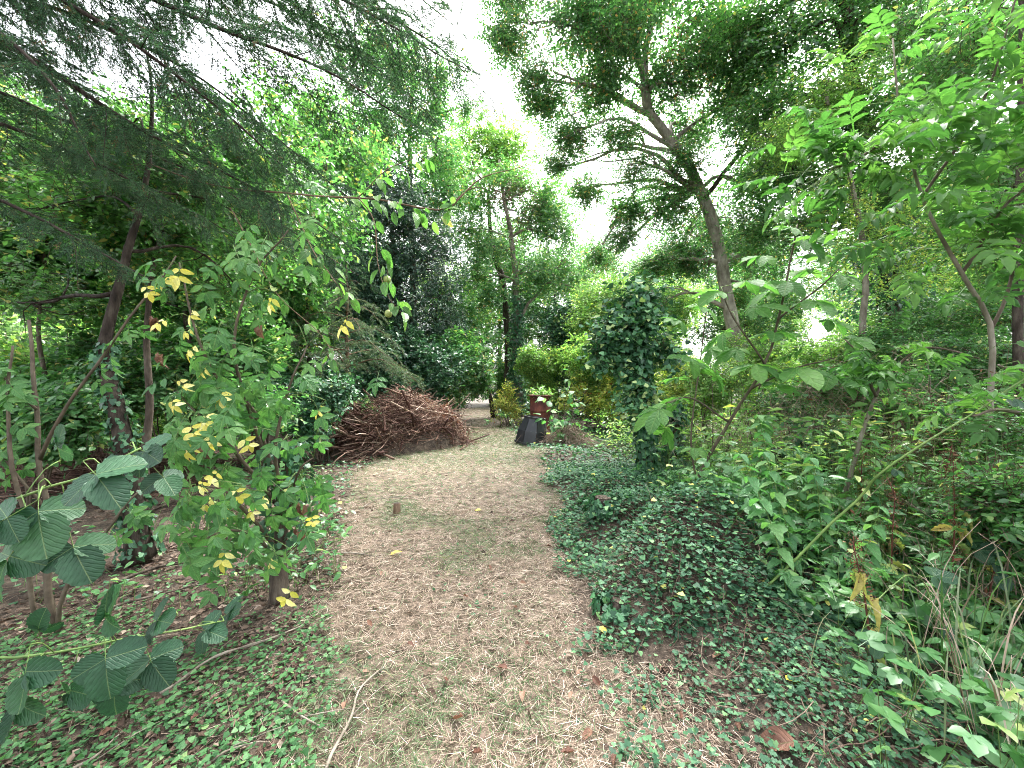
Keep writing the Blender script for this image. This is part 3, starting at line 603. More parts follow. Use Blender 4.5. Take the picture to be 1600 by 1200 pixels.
for px, py, d, rr, nm in [(845, 565, 15.5, 30, 'bright green spray of leaves above the rusty barrel'), (935, 560, 13.5, 44, 'bright yellow green shrub behind the ivy column'), (1010, 540, 12.5, 44, 'sunny lime shrub filling the gap right of the ivy column'),
                          (960, 470, 15, 54, 'lime green bush rising above the ivy column'), (1040, 470, 14, 50, 'pale green bush left of the leaning trunk'), (920, 500, 15, 40, 'green bush between dark ivy bush and ivy column')]:
    bl = [B(px + rng.normal(0, rr * .4), py + rng.normal(0, rr * .3), d + rng.normal(0, .4), rr * .75) for _ in range(5)] + [B(px, (py + 640) / 2, d, rr * .7)]
    shrub('lime_shrub', nm, P(px, 640, d) * A(1, 1, 0), 2, bl, 1700, 7, .095, 'lime', 6, twig=.3, clump=(1.2, -.2))
shrub('yellow_shrub', 'low yellow leaved shrub between the rusty barrel and ivy column', P(935, 645, 12.5) * A(1, 1, 0), 1, [B(930, 625, 12.5, 26, 18), B(950, 605, 12.5, 20, 20), B(905, 600, 12.5, 20, 20), B(965, 640, 12.5, 16, 14), B(885, 625, 12.5, 14, 14)], 560, 7, .09, 'yellowbush', 6, tint=(.45, .25), hollow=.9, clump=(2.6, 0))
shrub('yellow_shrub', 'yellow green shrub right of the ivy column behind the chestnut sapling', P(1075, 650, 10) * A(1, 1, 0), 1, [B(1065, 570, 10, 34), B(1085, 610, 10, 34), B(1050, 620, 10, 26)], 900, 7, .085, 'yellowbush', 6, tint=(.32, .2))
sp_b = P(540, 706, 8.8) * A(1, 1, 0)

# --- conifers: limbs with side shoots, needles on every shoot
FRONDS = {}
def frond(mat, bark, needle, dens, width, ter=.042, L=.72):
    """flat drooping spray of a conifer: shoot with side shoots, needles all round; four shapes"""
    key = (mat, needle, dens)
    if key in FRONDS: return FRONDS[key]
    out = []
    for v in range(4):
        ax = spline([A(0, 0, 0), A(rng.normal(0, .03), L * .5, .02), A(rng.normal(0, .06), L, -.10 - .06 * v)], 9)
        g = Geo(); g.tube(ax, np.linspace(.0042, .0016, 9), 4)
        SA, SB = [ax[:-1]], [ax[1:]]
        for k in range(1, int(L / ter)):
            t = k * ter / L; i = min(7, int(t * 8)); p = ax[i] + (ax[i + 1] - ax[i]) * (t * 8 - i)
            for sg in (-1, 1):
                if rng.uniform() < .12: continue
                l3 = .24 * (1 - t) ** .6 * rng.uniform(.6, 1.15) * min(1, t * 5 + .35) + .03
                e = p + unit(A(sg * .75, .75, -.28) + .16 * rng.normal(size=3)) * l3; m = (p + e) / 2 + A(0, 0, .01)
                SA += [p[None], m[None]]; SB += [m[None], e[None]]
                if l3 > .15:
                    for s2 in (-1, 1):
                        e2 = m + unit(A(sg * .5 + s2 * .55, .85 - .3 * s2 * sg, -.3) + .15 * rng.normal(size=3)) * l3 * .42; SA.append(m[None]); SB.append(e2[None])
        SA, SB = np.concatenate(SA), np.concatenate(SB); g.sticks(SA[8:], SB[8:], .0017, .001, .3)
        ln = np.linalg.norm(SB - SA, axis=1); idx = np.repeat(np.arange(len(SA)), np.maximum(3, (ln * dens).astype(int)))
        f = rng.uniform(0, 1, len(idx))[:, None]; p = SA[idx] * (1 - f) + SB[idx] * f; d = unit(SB - SA)[idx]
        rd = unit(unit(np.cross(d, rdir(len(idx)))) + A(0, 0, .3)); tn = np.clip(.45 + .2 * rng.normal(size=len(SA))[idx] + .1 * rng.normal(size=len(idx)), 0, 1)
        ng = Geo(); ng.scatter((T_NEEDLE[0] * A(width / .055, 1, 1), T_NEEDLE[1], E4), p, unit(d * .75 + rd * .8), rdir(len(idx)), needle * rng.uniform(.7, 1.2, len(idx)), tn)
        out.append((g.mesh('spray', M[bark]), ng.mesh('needles', M[mat])))
    FRONDS[key] = out; return out
def conifer_limb(root, pts, r0, size, fr, bark, step, droop=.4, name='branch'):
    n = max(8, int(np.linalg.norm(np.diff(np.asarray(pts), axis=0), axis=1).sum() / .15)); cv = wobble(spline(pts, n), .05, 1.5)
    cum = np.concatenate([[0], np.cumsum(np.linalg.norm(np.diff(cv, axis=0), axis=1))]); L = cum[-1]
    g = Geo(); g.tube(cv, np.linspace(r0, .004, n), 6, .08); br = g.build(name, M[bark], root); loc = Vector(root.location)
    s = np.arange(step, L + step * .5, step); s = np.clip(s + rng.uniform(-.3, .3, len(s)) * step, 0, L)
    for k, t in enumerate(s):
        p = A(*[np.interp(t, cum, cv[:, j]) for j in range(3)]); tg = unit(A(*[np.interp(t, cum, np.gradient(cv[:, j])) for j in range(3)]))
        sd = unit(np.cross(tg, A(0, 0, 1))) * (1 if k % 2 else -1); end = t > L - step * 1.2
        d = unit(tg + A(0, 0, -.1)) if end else unit(sd * .85 + tg * .6 + A(0, 0, -droop) * rng.uniform(.2, 1.5) + .2 * rng.normal(size=3))
        sc = size * min(1.0, 1.35 * max(.02, 1 - t / L) ** .5 + .25) * rng.uniform(.6, 1.15)
        a_, b_ = fr[rng.integers(4)]; o = bpy.data.objects.new('spray', a_); C.objects.link(o); o.parent = br
        o.matrix_basis = frame_m(p, d, unit(A(0, 0, 1) + .3 * rng.normal(size=3)), sc, loc)
        q_ = bpy.data.objects.new('needles', b_); C.objects.link(q_); q_.parent = o
    return br
def frame_m(p, d, z, s, loc=(0, 0, 0)):
    y = Vector(d).normalized(); z = Vector(z); z = (z - y * z.dot(y)).normalized(); x = y.cross(z)
    return Matrix.Translation(Vector(p) - Vector(loc)) @ Matrix((x, y, z)).transposed().to_4x4() @ Matrix.Scale(float(s), 4)
def conifer(name, label, base, h, r0, crown_r, z0, n, mat, bark, needle, sec, step, dens, rise=.1, width=.09):
    root = empty(name, base, label, 'tree')
    g, q, r = trunk_geo([base, base + A(.05, 0, h * .5), base + A(0, .05, h)], r0, .01, 16, 8); g.build('trunk', M[bark], root)
    for k in range(n):
        t = (k + .5) / n; z = z0 + (h * .97 - z0) * t; a = k * 2.4 + rng.uniform(-.3, .3); L = crown_r * (1 - t) ** .7 * rng.uniform(.7, 1.1) + .12
        s = base + A(0, 0, z); d = A(math.cos(a), math.sin(a), 0)
        conifer_limb(root, [s, s + d * L * .5 + A(0, 0, L * rise), s + d * L + A(0, 0, -L * .22)], .016 * (1 - t) + .006, sec * (1 - .5 * t), frond(mat, bark, needle, dens, width), bark, step, .3)
    return root
conifer('young_spruce', 'young pale green spruce with bare brown trunk at left end of brush pile', sp_b, 4.3, .085, 1.6, 1.9, 24, 'needlepale', 'barkwarm', .032, .95, .15, 150, width=.10)

# big spruce left of the frame whose limbs hang across the upper left
sx, sy = -4.75, 2.9
root = empty('old_spruce', G(sx, sy), 'old dark spruce with drooping needle boughs hanging across upper left', 'tree')
g, q, r = trunk_geo([G(sx, sy, -.1), A(sx, sy, 3), A(sx + .1, sy, 9)], .26, .12, 20, 12); g.build('trunk', M['barkdark'], root)
def tz(px, py, d): return P(px, py, d)
LIMBS = [([A(sx, sy, 3.6), tz(-60, 55, 2.75), tz(120, 140, 2.7), tz(250, 212, 2.75), tz(400, 290, 2.9), tz(540, 380, 3.1)], .035, .62),
         ([A(sx, sy, 5.2), tz(-40, -130, 2.7), tz(160, -50, 2.6), tz(340, 40, 2.7), tz(500, 110, 2.9), tz(640, 190, 3.1)], .04, .75),
         ([A(sx, sy, 5.9), tz(40, -220, 2.9), tz(300, -120, 2.9), tz(480, -20, 3.1), tz(620, 50, 3.4), tz(735, 110, 3.7)], .04, .8),
         ([A(sx, sy, 4.6), tz(-30, -20, 3.2), tz(150, 40, 3.3), tz(300, 120, 3.5), tz(430, 220, 3.7), tz(560, 320, 4.0)], .03, .7),
         ([A(sx, sy, 3.0), tz(-60, 190, 3.0), tz(100, 235, 3.1), tz(240, 300, 3.2), tz(380, 380, 3.5)], .028, .6),
         ([A(sx, sy, 2.6), tz(-80, 300, 2.6), tz(40, 330, 2.6), tz(150, 390, 2.7), tz(240, 440, 2.8)], .024, .5),
         ([A(sx, sy, 6.4), tz(60, -330, 2.6), tz(260, -230, 2.5), tz(420, -130, 2.6), tz(560, -40, 2.8)], .04, .8),
         ([A(sx, sy, 4.2), tz(-60, 30, 3.6), tz(80, 110, 3.9), tz(220, 200, 4.1), tz(330, 300, 4.2)], .026, .6),
         ([A(sx, sy, 5.6), tz(0, -110, 3.6), tz(250, -60, 4.0), tz(450, 20, 4.4), tz(600, 110, 4.8), tz(690, 200, 5.1)], .036, .8),
         ([A(sx, sy, 6.1), tz(150, -160, 3.2), tz(380, -70, 3.5), tz(560, 10, 3.9), tz(680, 70, 4.2), tz(752, 140, 4.4)], .036, .85),
         ([A(sx, sy, 5.0), tz(-20, -70, 2.3), tz(120, 0, 2.3), tz(260, 90, 2.4), tz(380, 190, 2.6), tz(470, 290, 2.8)], .03, .65),
         ([A(sx, sy, 3.4), tz(-40, 130, 3.6), tz(120, 190, 3.8), tz(280, 260, 4.0), tz(430, 350, 4.2), tz(560, 430, 4.4)], .03, .7),
         ([A(sx, sy, 6.6), tz(120, -300, 3.4), tz(350, -200, 3.6), tz(520, -100, 3.8), tz(640, -20, 4.1), tz(720, 50, 4.3)], .036, .85),
         ([A(sx, sy, 4.0), tz(-100, 10, 2.2), tz(0, 60, 2.1), tz(90, 150, 2.1), tz(150, 260, 2.2)], .022, .45)]
for pts, r0, sl_ in LIMBS:
    conifer_limb(root, pts, r0 * .72, sl_ * 1.4, frond('needle', 'barkdark', .021, 330, .10), 'barkdark', .09, .5)

# --- left side: plum tree, slim trunks behind it, understorey trees
plum, q, r = tree('plum_tree', 'crooked dark plum tree with ivied trunk standing left of the path', [P(218, 872, 3.42), P(208, 780, 3.42), P(188, 660, 3.42), P(166, 560, 3.45), P(168, 500, 3.5), P(195, 400, 3.6), P(225, 300, 3.7), P(240, 180, 3.8), P(225, 60, 3.9)], .085, .008,
     [B(120, 330, 4.2, 110, 80), B(300, 300, 4.4, 100, 90), B(60, 480, 4.4, 90, 60), B(420, 360, 4.8, 80, 70), B(330, 430, 4.6, 90, 50), B(200, 220, 4.2, 90, 60), B(440, 220, 5.0, 80, 80), B(60, 180, 4.5, 80, 80)],
     1500, 7, .062, 'broad', 'barkdark', tm=T_HEX, twig=.25, rmax=.035, clump=(2.0, -.15), tint=(.6, .25))
ivy_on(plum, q, r, 500, .05, .0, .42, .035)
def leaf_objs(root, mesh, pos, dirs, nrm, sc, name='leaf'):
    loc = Vector(root.location) if root.parent is None else Vector((0, 0, 0)); out = []
    for p, d, z, s in zip(pos, dirs, nrm, sc):
        y = Vector(d).normalized(); z = Vector(z); z = (z - y * z.dot(y)).normalized(); x = y.cross(z)
        m = Matrix((x, y, z)).transposed().to_4x4(); m = Matrix.Translation(Vector(p) - loc) @ m @ Matrix.Scale(float(s), 4)
        o = bpy.data.objects.new(name, mesh); C.objects.link(o); o.parent = root; o.matrix_basis = m; out.append(o)
    return out
def tm_mesh(name, tm, mat):
    g = Geo(); g.add(tm[0], tm[1], tm[2]); return g.mesh(name, M[mat])
ME_PLUM = [tm_mesh('plum_leaf', t_leaf(.52, 6, .03, .08, c, .45, .015), 'plum') for c in (.1, .22, .35)]
# plum limb that reaches over the path, bare at its end
def limb_leaves(root, cvs, r0s, n, mesh, size, bark):
    for cv, r0 in zip(cvs, r0s):
        q = wobble(spline(cv, 18), .025, 3); g = Geo(); g.tube(q, np.linspace(r0, r0 * .25, 18), 6, .1); g.build('branch', M[bark], root)
plimbs = [[q[-6], P(330, 290, 3.3), P(450, 300, 2.7), P(560, 308, 2.3), P(640, 325, 2.15), P(700, 330, 2.1), P(742, 290, 2.1), P(772, 272, 2.1), P(818, 260, 2.1)], [P(700, 330, 2.1), P(735, 300, 2.12), P(760, 296, 2.13)],
          [P(560, 308, 2.25), P(585, 350, 2.2), P(600, 420, 2.2), P(615, 470, 2.2), P(640, 500, 2.2)], [P(450, 305, 2.5), P(480, 380, 2.4), P(520, 430, 2.35), P(555, 480, 2.3)], [P(560, 308, 2.25), P(600, 270, 2.2), P(650, 250, 2.2), P(690, 225, 2.15)],
          [P(360, 325, 2.8), P(400, 400, 2.6), P(440, 470, 2.5), P(500, 520, 2.45), P(530, 580, 2.4)]]
limb_leaves(plum, plimbs, [.0075, .005, .0035, .004, .0035, .0045], 0, None, 0, 'barkwarm')
pp, dd, nn = [], [], []
for ci, (cv, n, t0, t1) in enumerate([(plimbs[0], 34, .35, .68), (plimbs[2], 22, .2, 1), (plimbs[3], 20, .2, 1), (plimbs[4], 14, .2, 1), (plimbs[5], 26, .2, 1)]):
    qq = spline(cv, 60)
    for k in range(n):
        i = int((t0 + (t1 - t0) * rng.uniform()) * 58); tg_ = unit(qq[i + 1] - qq[i]); s = unit(np.cross(tg_, A(0, 0, 1)) * rng.choice([-1, 1]) + .6 * rng.normal(size=3))
        pp.append(qq[i] + s * rng.uniform(.005, .05)); dd.append(unit(s * .7 + tg_ * .4 + A(0, 0, -.5))); nn.append(unit(A(0, -.3, .8) + .5 * rng.normal(size=3)))
for k, me in enumerate(ME_PLUM):
    leaf_objs(plum, me, pp[k::3], dd[k::3], nn[k::3], rng.uniform(.055, .10, len(pp[k::3])))
def fruit(px, py, d, lab):
    o = empty('green_plum', P(px, py, d), lab, 'fruit', 'unripe fruit on the branch')
    g = Geo(); t = np.linspace(0, math.pi, 9); g.tube(np.stack([0 * t, 0 * t, -.023 * np.cos(t)], -1) + P(px, py, d), .022 * np.sin(t) + 1e-4, 12); g.build('flesh', M['fruit'], o)
    g = Geo(); g.sticks(P(px, py, d)[None] + A(0, 0, .022), P(px, py, d)[None] + A(.004, 0, .06), .0012, .0012, .5); g.build('stalk', M['twig'], o)
M['fruit'] = solid_mat('fruit', [(.3, (.16, .22, .06)), (.6, (.26, .30, .09)), (.8, (.34, .32, .12))], 30, rough=.45, bump=0, spec=.4)
fruit(605, 437, 2.2, 'upper of two small round green fruits hanging from the drooping twig'); fruit(607, 490, 2.2, 'lower of two small round green fruits hanging from the drooping twig')

for px0, py0, px1, py1, d, rr, lab, bl in [
        (222, 760, 232, 480, 4.6, .05, 'slim straight grey trunk right behind the plum tree', [B(240, 360, 5, 90, 70), B(330, 250, 5.5, 90, 90), B(160, 250, 5.5, 80, 80)]),
        (70, 720, 60, 480, 5.2, .035, 'thin leafy tree at far left behind the elder stems', [B(40, 400, 5.5, 70, 70), B(110, 440, 5.6, 70, 60), B(20, 250, 5.5, 80, 90)]),
        (300, 690, 290, 470, 6.6, .06, 'leafy tree behind the yellow leaved elder', [B(300, 440, 6.8, 70, 60), B(370, 470, 6.6, 60, 60), B(330, 360, 7, 80, 70), B(420, 300, 7.2, 80, 90), B(230, 470, 6.8, 70, 60)]),
        (470, 670, 480, 470, 8.5, .06, 'light green tree between the elder and young spruce', [B(470, 440, 8.6, 56), B(500, 330, 9, 70, 80), B(420, 420, 8.6, 60), B(450, 540, 8.4, 50, 40), B(540, 220, 9.5, 60, 60), B(480, 180, 9.5, 60, 70)])]:
    tree('understorey_tree', lab, [P(px0, py0, d), P((px0 + px1) / 2 + 8, (py0 + py1) / 2, d), P(px1, py1, d), P(px1 + 30, py1 - 200, d + .3)], rr, rr * .4, bl, 1900, 6, .105, 'broad', 'bark', tm=T_HEX, rmax=.03, twig=.28, clump=(1.6, -.2), tint=(.6, .25))
for px, py, d, rr, ry, lf, lab in [(60, 640, 4.6, 80, 60, 'herb', 'leafy shrub at far left behind the bramble'), (140, 590, 6.0, 80, 60, 'broad', 'leafy shrub behind the plum trunk'), (330, 600, 6.2, 90, 60, 'herb', 'green shrub behind the yellow leaved elder'),
                                   (420, 610, 7.2, 60, 60, 'laurel', 'darker shrub left of the young spruce'), (250, 560, 7.6, 90, 50, 'broad', 'broad green shrub deep under the left trees'), (40, 560, 7.0, 80, 60, 'lime', 'lime green shrub deep under the left trees'), (500, 640, 7.6, 40, 44, 'ivy', 'dark ivy shrub touching the left end of the brush pile'), (400, 520, 8.5, 80, 50, 'broad', 'tall green shrub under the hanging spruce boughs')]:
    bl = [B(px + rng.normal(0, rr * .45), py + rng.normal(0, ry * .4), d + rng.normal(0, .35), rr * .6, ry * .6) for _ in range(7)]
    shrub('understorey_shrub', lab, P(px, 640, d) * A(1, 1, 0), 1, bl, 1300, 6, .095, lf, 7, tm=T_HEX, twig=.28, clump=(1.6, -.2))

# --- right side: leaning tree, tall trees, ivy clad trunks
lean, q, r = tree('leaning_tree', 'tall tree with pale curved trunk leaning left over the path', [P(1205, 705, 10) * A(1, 1, 0) + A(0, 0, -.1), P(1178, 610, 10), P(1142, 500, 10), P(1126, 400, 10), P(1092, 290, 9.7), P(1050, 225, 9.5), P(1012, 170, 9.3), P(1003, 110, 9.0), P(965, 20, 8.8), P(940, -60, 8.6)], .20, .05,
     [B(800, 40, 8.2, 44, 60), B(790, -20, 8.2, 44, 40), B(880, 30, 8.6, 70, 60), B(860, 140, 8.4, 50, 40), B(930, 120, 8.8, 56, 50), B(890, 210, 8.6, 46, 36), B(960, 220, 9, 44, 40), B(870, -60, 8.4, 80, 50), B(985, 30, 9, 70, 70), B(1060, 130, 9.2, 70, 60), B(1090, 30, 9.4, 80, 70),
      B(975, 320, 9.5, 44, 30), B(1035, 330, 9.8, 50, 50), B(1010, 410, 10, 50, 30), B(1070, 260, 9.6, 50, 40), B(1150, 140, 9.6, 80, 70), B(1180, 290, 10, 70, 60), B(1010, -60, 9, 90, 50), B(930, 400, 10.5, 36, 30), B(1080, 400, 10.4, 44, 50), B(1180, 400, 10.4, 50, 50), B(865, 250, 8.8, 36, 24), B(925, 290, 9, 40, 30), B(1000, 265, 8.8, 40, 36), B(1050, 400, 10.8, 44, 40), B(960, 370, 9.6, 40, 30), B(1120, 340, 11, 40, 50), B(1070, 200, 10.6, 40, 40), B(835, 120, 8.2, 36, 36), B(960, 60, 8.4, 60, 60), B(1160, 450, 11, 36, 36), B(1020, 470, 10, 40, 30)],
     14500, 7, .078, 'oak', 'barkgrey', tm=T_DIA, twig=.32, rmax=.06, start=.45, clump=(2.4, -.25), hollow=.6, sub=6, tw_r=.004)
g = Geo(); g.tube(wobble(spline([P(1012, 170, 9.3), P(1008, 90, 9.2), P(1030, -20, 9.1), P(1045, -90, 9)], 14), .04), np.linspace(.10, .04, 14), 8, .1); g.build('branch', M['barkgrey'], lean)
g = Geo(); g.tube(wobble(spline([P(1100, 310, 9.7), P(1160, 235, 9.6), P(1200, 170, 9.4), P(1160, 130, 9.2), P(1060, 90, 9.0)], 16), .05), np.linspace(.06, .02, 16), 7, .1); g.build('branch', M['bark'], lean)
lg, tg = foliage([B(1075, 120, 9.3, 40, 40), B(1190, 115, 9, 16, 14), B(1050, 60, 9, 20, 20)], 110, 7, .08, T_DIAN, .3); lg.build('withered_leaves', M['deadleaf'], lean); tg.build('twigs', M['twig'], lean)

ivt, q, r = tree('ivy_clad_tree', 'tall right tree whose trunk is thickly wrapped in black green ivy', [P(1400, 660, 8) * A(1, 1, 0) + A(0, 0, -.1), P(1395, 560, 8), P(1385, 420, 8), P(1360, 250, 8), P(1330, 80, 7.8), P(1310, -80, 7.6)], .26, .08,
     [B(1230, 60, 7.8, 80, 70), B(1320, 60, 7.6, 80, 70), B(1410, 40, 7.6, 80, 60), B(1260, 170, 7.8, 70, 60), B(1350, 190, 7.4, 80, 60), B(1450, 140, 7.8, 80, 70), B(1230, 270, 8, 64, 54), B(1310, 290, 7.4, 70, 50), B(1390, 300, 7.4, 70, 50), B(1280, 370, 7.6, 64, 44), B(1250, -40, 7.8, 100, 50), B(1400, -40, 7.6, 100, 50), B(1480, 260, 8, 70, 60), B(1160, 60, 8.4, 70, 60), B(1180, 190, 8.4, 60, 60), B(1520, 60, 8.4, 80, 70), B(1190, 360, 8.4, 50, 50)],
     8200, 7, .082, 'broad', 'barkdark', twig=.3, rmax=.05, clump=(2.4, -.45), hollow=.6, tint=(.55, .25))
ivy_on(ivt, q, r, 4200, .085, .12, .50, .62, bulge=lambda t: .5 + .6 * np.sin(np.pi * np.clip((t - .12) / .38, 0, 1)))
lg, tg = foliage([B(1330, 430, 6.9, 60, 60), B(1400, 360, 6.6, 60, 40), B(1300, 330, 6.8, 60, 50), B(1440, 420, 6.8, 50, 40)], 900, 7, .055, T_DIA, .22, tint=(.75, .25)); lg.build('berry_spray', M['lime'], ivt); tg.build('twigs', M['twig'], ivt)
tree('slender_trunk_tree', 'slender pale trunked tree in front of the ivy clad tree', [P(1350, 690, 7.2) * A(1, 1, 0), P(1348, 520, 6.8), P(1350, 420, 6.8), P(1335, 300, 6.8), P(1290, 150, 6.8)], .06, .03, [B(1230, 220, 6.9, 60, 40), B(1300, 130, 6.8, 60, 40), B(1380, 230, 6.8, 60, 40)], 900, 7, .06, 'lime', 'barkpale', rmax=.02, flare=.2)
tree('edge_tree', 'dark thin trunk of the tree at the right edge', [P(1592, 720, 4.2), P(1588, 520, 4.2), P(1592, 300, 4.2), P(1600, 100, 4.2), P(1590, -60, 4.2)], .045, .03, [B(1560, 60, 5, 90, 80), B(1610, 250, 5.2, 80, 80), B(1540, 340, 5.6, 80, 70), B(1600, 430, 5.6, 60, 60), B(1480, 60, 5.6, 70, 70)], 2200, 7, .065, 'broad', 'barkdark', rmax=.02, flare=.2, tint=(.6, .25))
for px, py, d, rr, ry, lf, lab in [(1480, 500, 6.6, 70, 50, 'broad', 'leafy shrub behind the ash sapling fork'), (1560, 560, 5.2, 60, 60, 'broad', 'leafy shrub at the right edge below the ash sapling'), (1440, 560, 6.0, 70, 40, 'herb', 'bushy shrub below the ivy clad tree'), (1300, 560, 7.4, 60, 40, 'lime', 'lime green shrub under the slender trunk'),
                                   (1180, 560, 9, 50, 50, 'lime', 'lime shrub around the foot of the leaning trunk'), (1240, 640, 6.2, 70, 44, 'herb', 'weedy shrub right of the leaning trunk'), (1380, 620, 4.6, 90, 40, 'herb', 'tangled weedy shrub below the bushy shrub'), (1540, 660, 3.4, 80, 60, 'broad', 'green shrub around the foot of the ash sapling'), (1120, 620, 7.2, 50, 40, 'lime', 'pale green weedy shrub left of the leaning trunk foot'), (1560, 790, 2.7, 70, 60, 'broad', 'dark leafy shrub low at the right edge')]:
    bl = [B(px + rng.normal(0, rr * .45), py + rng.normal(0, ry * .4), d + rng.normal(0, .3), rr * .6, ry * .6) for _ in range(7)]
    shrub('understorey_shrub', lab, P(px, 600 + 930 / d, d) * A(1, 1, 0), 1, bl, 1100, 7, .06 if d > 4 else .045, lf, 7, tm=T_DIA if d > 4 else T_HEX, twig=.22, clump=(1.8, -.2), tint=(.5, .26))

def ivy_column(name, label, base, top, r0, r1, n, size, thick, head=None, bulge=None):
    root = empty(name, base, label, 'tree stump')
    g, q, r = trunk_geo([base, (base + top) / 2 + A(.04, 0, 0), top], r0, r1, 14, 10, .15); g.build('trunk', M['barkdark'], root)
    ivy_on(root, q, r, n, size, 0, 1, thick, bulge=bulge)
    if head:
        lg, tg = foliage(head, len(head) * 62, 6, size, T_IVYLO, .34, up=.5, droop=.3, hollow=.6, clump=(3.6, .05), tint=(.64, .28)); lg.build('ivy_head', M['ivy'], root); tg.build('ivy_stems', M['twig'], root)
    return root
ivy_column('ivy_column', 'tall broken trunk smothered in dark ivy with bushy top beside the path', P(1015, 757, 6) - A(0, 0, .05), P(990, 520, 6), .10, .08, 1700, .085, .13, [B(990, 515, 6, 34, 26), B(952, 525, 5.9, 16, 18), B(1030, 535, 6.1, 18, 16), B(968, 558, 6, 18, 18), B(1005, 472, 6.1, 16, 18), B(962, 478, 6, 14, 12), B(1018, 570, 6, 14, 16), B(940, 552, 5.8, 9, 8), B(1000, 590, 6, 18, 20), B(935, 500, 5.9, 8, 10), B(1040, 505, 6, 9, 8), B(985, 474, 6, 10, 12), B(1015, 466, 6.1, 7, 9), B(945, 478, 5.9, 8, 8), B(925, 530, 5.8, 8, 6), B(1050, 552, 6.1, 8, 7), B(1000, 625, 5.9, 16, 16), B(1012, 660, 5.9, 14, 18)], lambda t: .35 + .8 * t)
ivy_column('ivy_column', 'thin ivy wrapped stump just right of the tall ivy column', P(1045, 757, 6.1) - A(0, 0, .05), P(1052, 625, 6.1), .07, .06, 700, .07, .10)
ivy_column('ivy_column', 'squat dark ivy covered stump among the weeds right of the chestnut', P(1275, 815, 4.4) * A(1, 1, 0), P(1278, 690, 4.4), .14, .12, 1100, .06, .16, [B(1275, 675, 4.4, 30, 18)])
ivy_column('ivy_column', 'low ivy covered stump left of the squat ivy stump', P(1215, 800, 4.7) * A(1, 1, 0), P(1210, 700, 4.7), .08, .07, 420, .055, .09)

# ------------------------------------------------------------------ brush pile
hc = A(-2.66, 9.35, 0); hx = unit(A(1.85, 1.9, 0)); hy = A(-hx[1], hx[0], 0)
pile = empty('brush_pile', hc, 'heap of reddish brown cut branches and twigs left of the path', 'brush pile')
def heap_h(u, v): return 1.12 * np.clip(1 - (np.abs(u) / 1.55) ** 3.4 - (np.abs(v) / .95) ** 3, 0, 1) ** .5 * (1 + .10 * np.sin(u * 4 + 1) + .10 * np.sin(v * 7 + u * 3) + .06 * np.sin(u * 13))
us, vs = np.meshgrid(np.linspace(-1.6, 1.6, 30), np.linspace(-1.0, 1.0, 20)); hz = heap_h(us, vs) * .5 - .05
core = hc + us[..., None] * hx + vs[..., None] * hy + A(0, 0, 1) * (hz + .05 * np.sin(us * 19) * np.sin(vs * 23) * (hz > 0))[..., None]
i = np.arange(19)[:, None] * 30 + np.arange(29)[None]; g = Geo(); g.add(core.reshape(-1, 3), None, np.stack([i, i + 1, i + 31, i + 30], -1).reshape(-1, 4)); g.build('litter_core', M['soil'], pile)
def heap_sticks(n, lmin, lmax):
    u = rng.uniform(-1.5, 1.55, n); v = rng.uniform(-.88, .88, n); z = heap_h(u, v) * rng.uniform(.03, 1.12, n) ** .75
    c = hc + u[:, None] * hx + v[:, None] * hy + A(0, 0, 1) * z[:, None]
    an = rng.normal(0, .9, n); d = unit(np.cos(an)[:, None] * hx + np.sin(an)[:, None] * hy * .8 + A(0, 0, 1) * rng.normal(-.05, .5, n)[:, None])
    l = rng.uniform(lmin, lmax, n) * .5; a, b = c - d * l[:, None], c + d * l[:, None]
    a[:, 2] = np.maximum(a[:, 2], .02); b[:, 2] = np.maximum(b[:, 2], .02)
    return a, b
a, b = heap_sticks(4600, .2, .9); g = Geo(); g.sticks(a, b, rng.uniform(.004, .010, len(a)), .0025, np.clip(rng.normal(.45, .30, len(a)), 0, 1))
tag(g.build('twig_mass', M['brush'], pile), kind='stuff')
a, b = heap_sticks(255, .5, 1.7)
for k in range(len(a)):
    g = Geo(); m = (a[k] + b[k]) / 2 + rng.normal(0, .05, 3); g.tube(wobble(spline([a[k], m, b[k]], 6), .03, 4), np.linspace(rng.uniform(.008, .030), .006, 6), 5, 0, float(np.clip(rng.normal(.55, .33), 0, 1))); g.build('stick', M['brush'], pile)
for k in range(26):   # sticks stood up against the spruce at the near end
    a0 = sp_b + A(rng.uniform(-.05, .45), rng.uniform(-.35, .1), .01); b0 = a0 + A(rng.normal(-.05, .16), rng.normal(.1, .1), rng.uniform(.5, 1.15))
    g = Geo(); g.tube(wobble(spline([a0, (a0 + b0) / 2 + rng.normal(0, .03, 3), b0], 6), .02, 4), np.linspace(.012, .004, 6), 5, 0, rng.uniform(.3, .9)); g.build('stick', M['brush'], pile)
g = Geo(); g.tube(spline([P(572, 652, 8.55), P(595, 655, 8.5), P(619, 659, 8.5)], 5), .022, 6, .1, .98); g.build('stick', M['brush'], pile)
n = 3600; u = rng.uniform(-.2, 1.6, n); v = rng.uniform(-.85, .6, n); k = (noise(np.stack([u, v, 0 * u], -1), 1.6) + .5 * (u > .3) > .25); u, v = u[k], v[k]
pos = hc + u[:, None] * hx + v[:, None] * hy + A(0, 0, 1) * (heap_h(u, v) * rng.uniform(.75, 1.03, len(u)))[:, None]
g = Geo(); g.scatter(T_HEXN, pos, rdir(len(u)), rdir(len(u)), rng.uniform(.05, .11, len(u)), np.clip(rng.normal(.6, .22, len(u)), 0, 1)); tag(g.build('dead_leaves', M['deadleaf'], pile), kind='stuff')
shrub('cut_greenery', 'cut green foliage on the near end of the brush pile', P(560, 645, 8.6), .4, [B(562, 636, 8.5, 14, 10), B(575, 645, 8.5, 12, 9)], 130, 6, .07, 'herb', 3, tm=T_HEX)

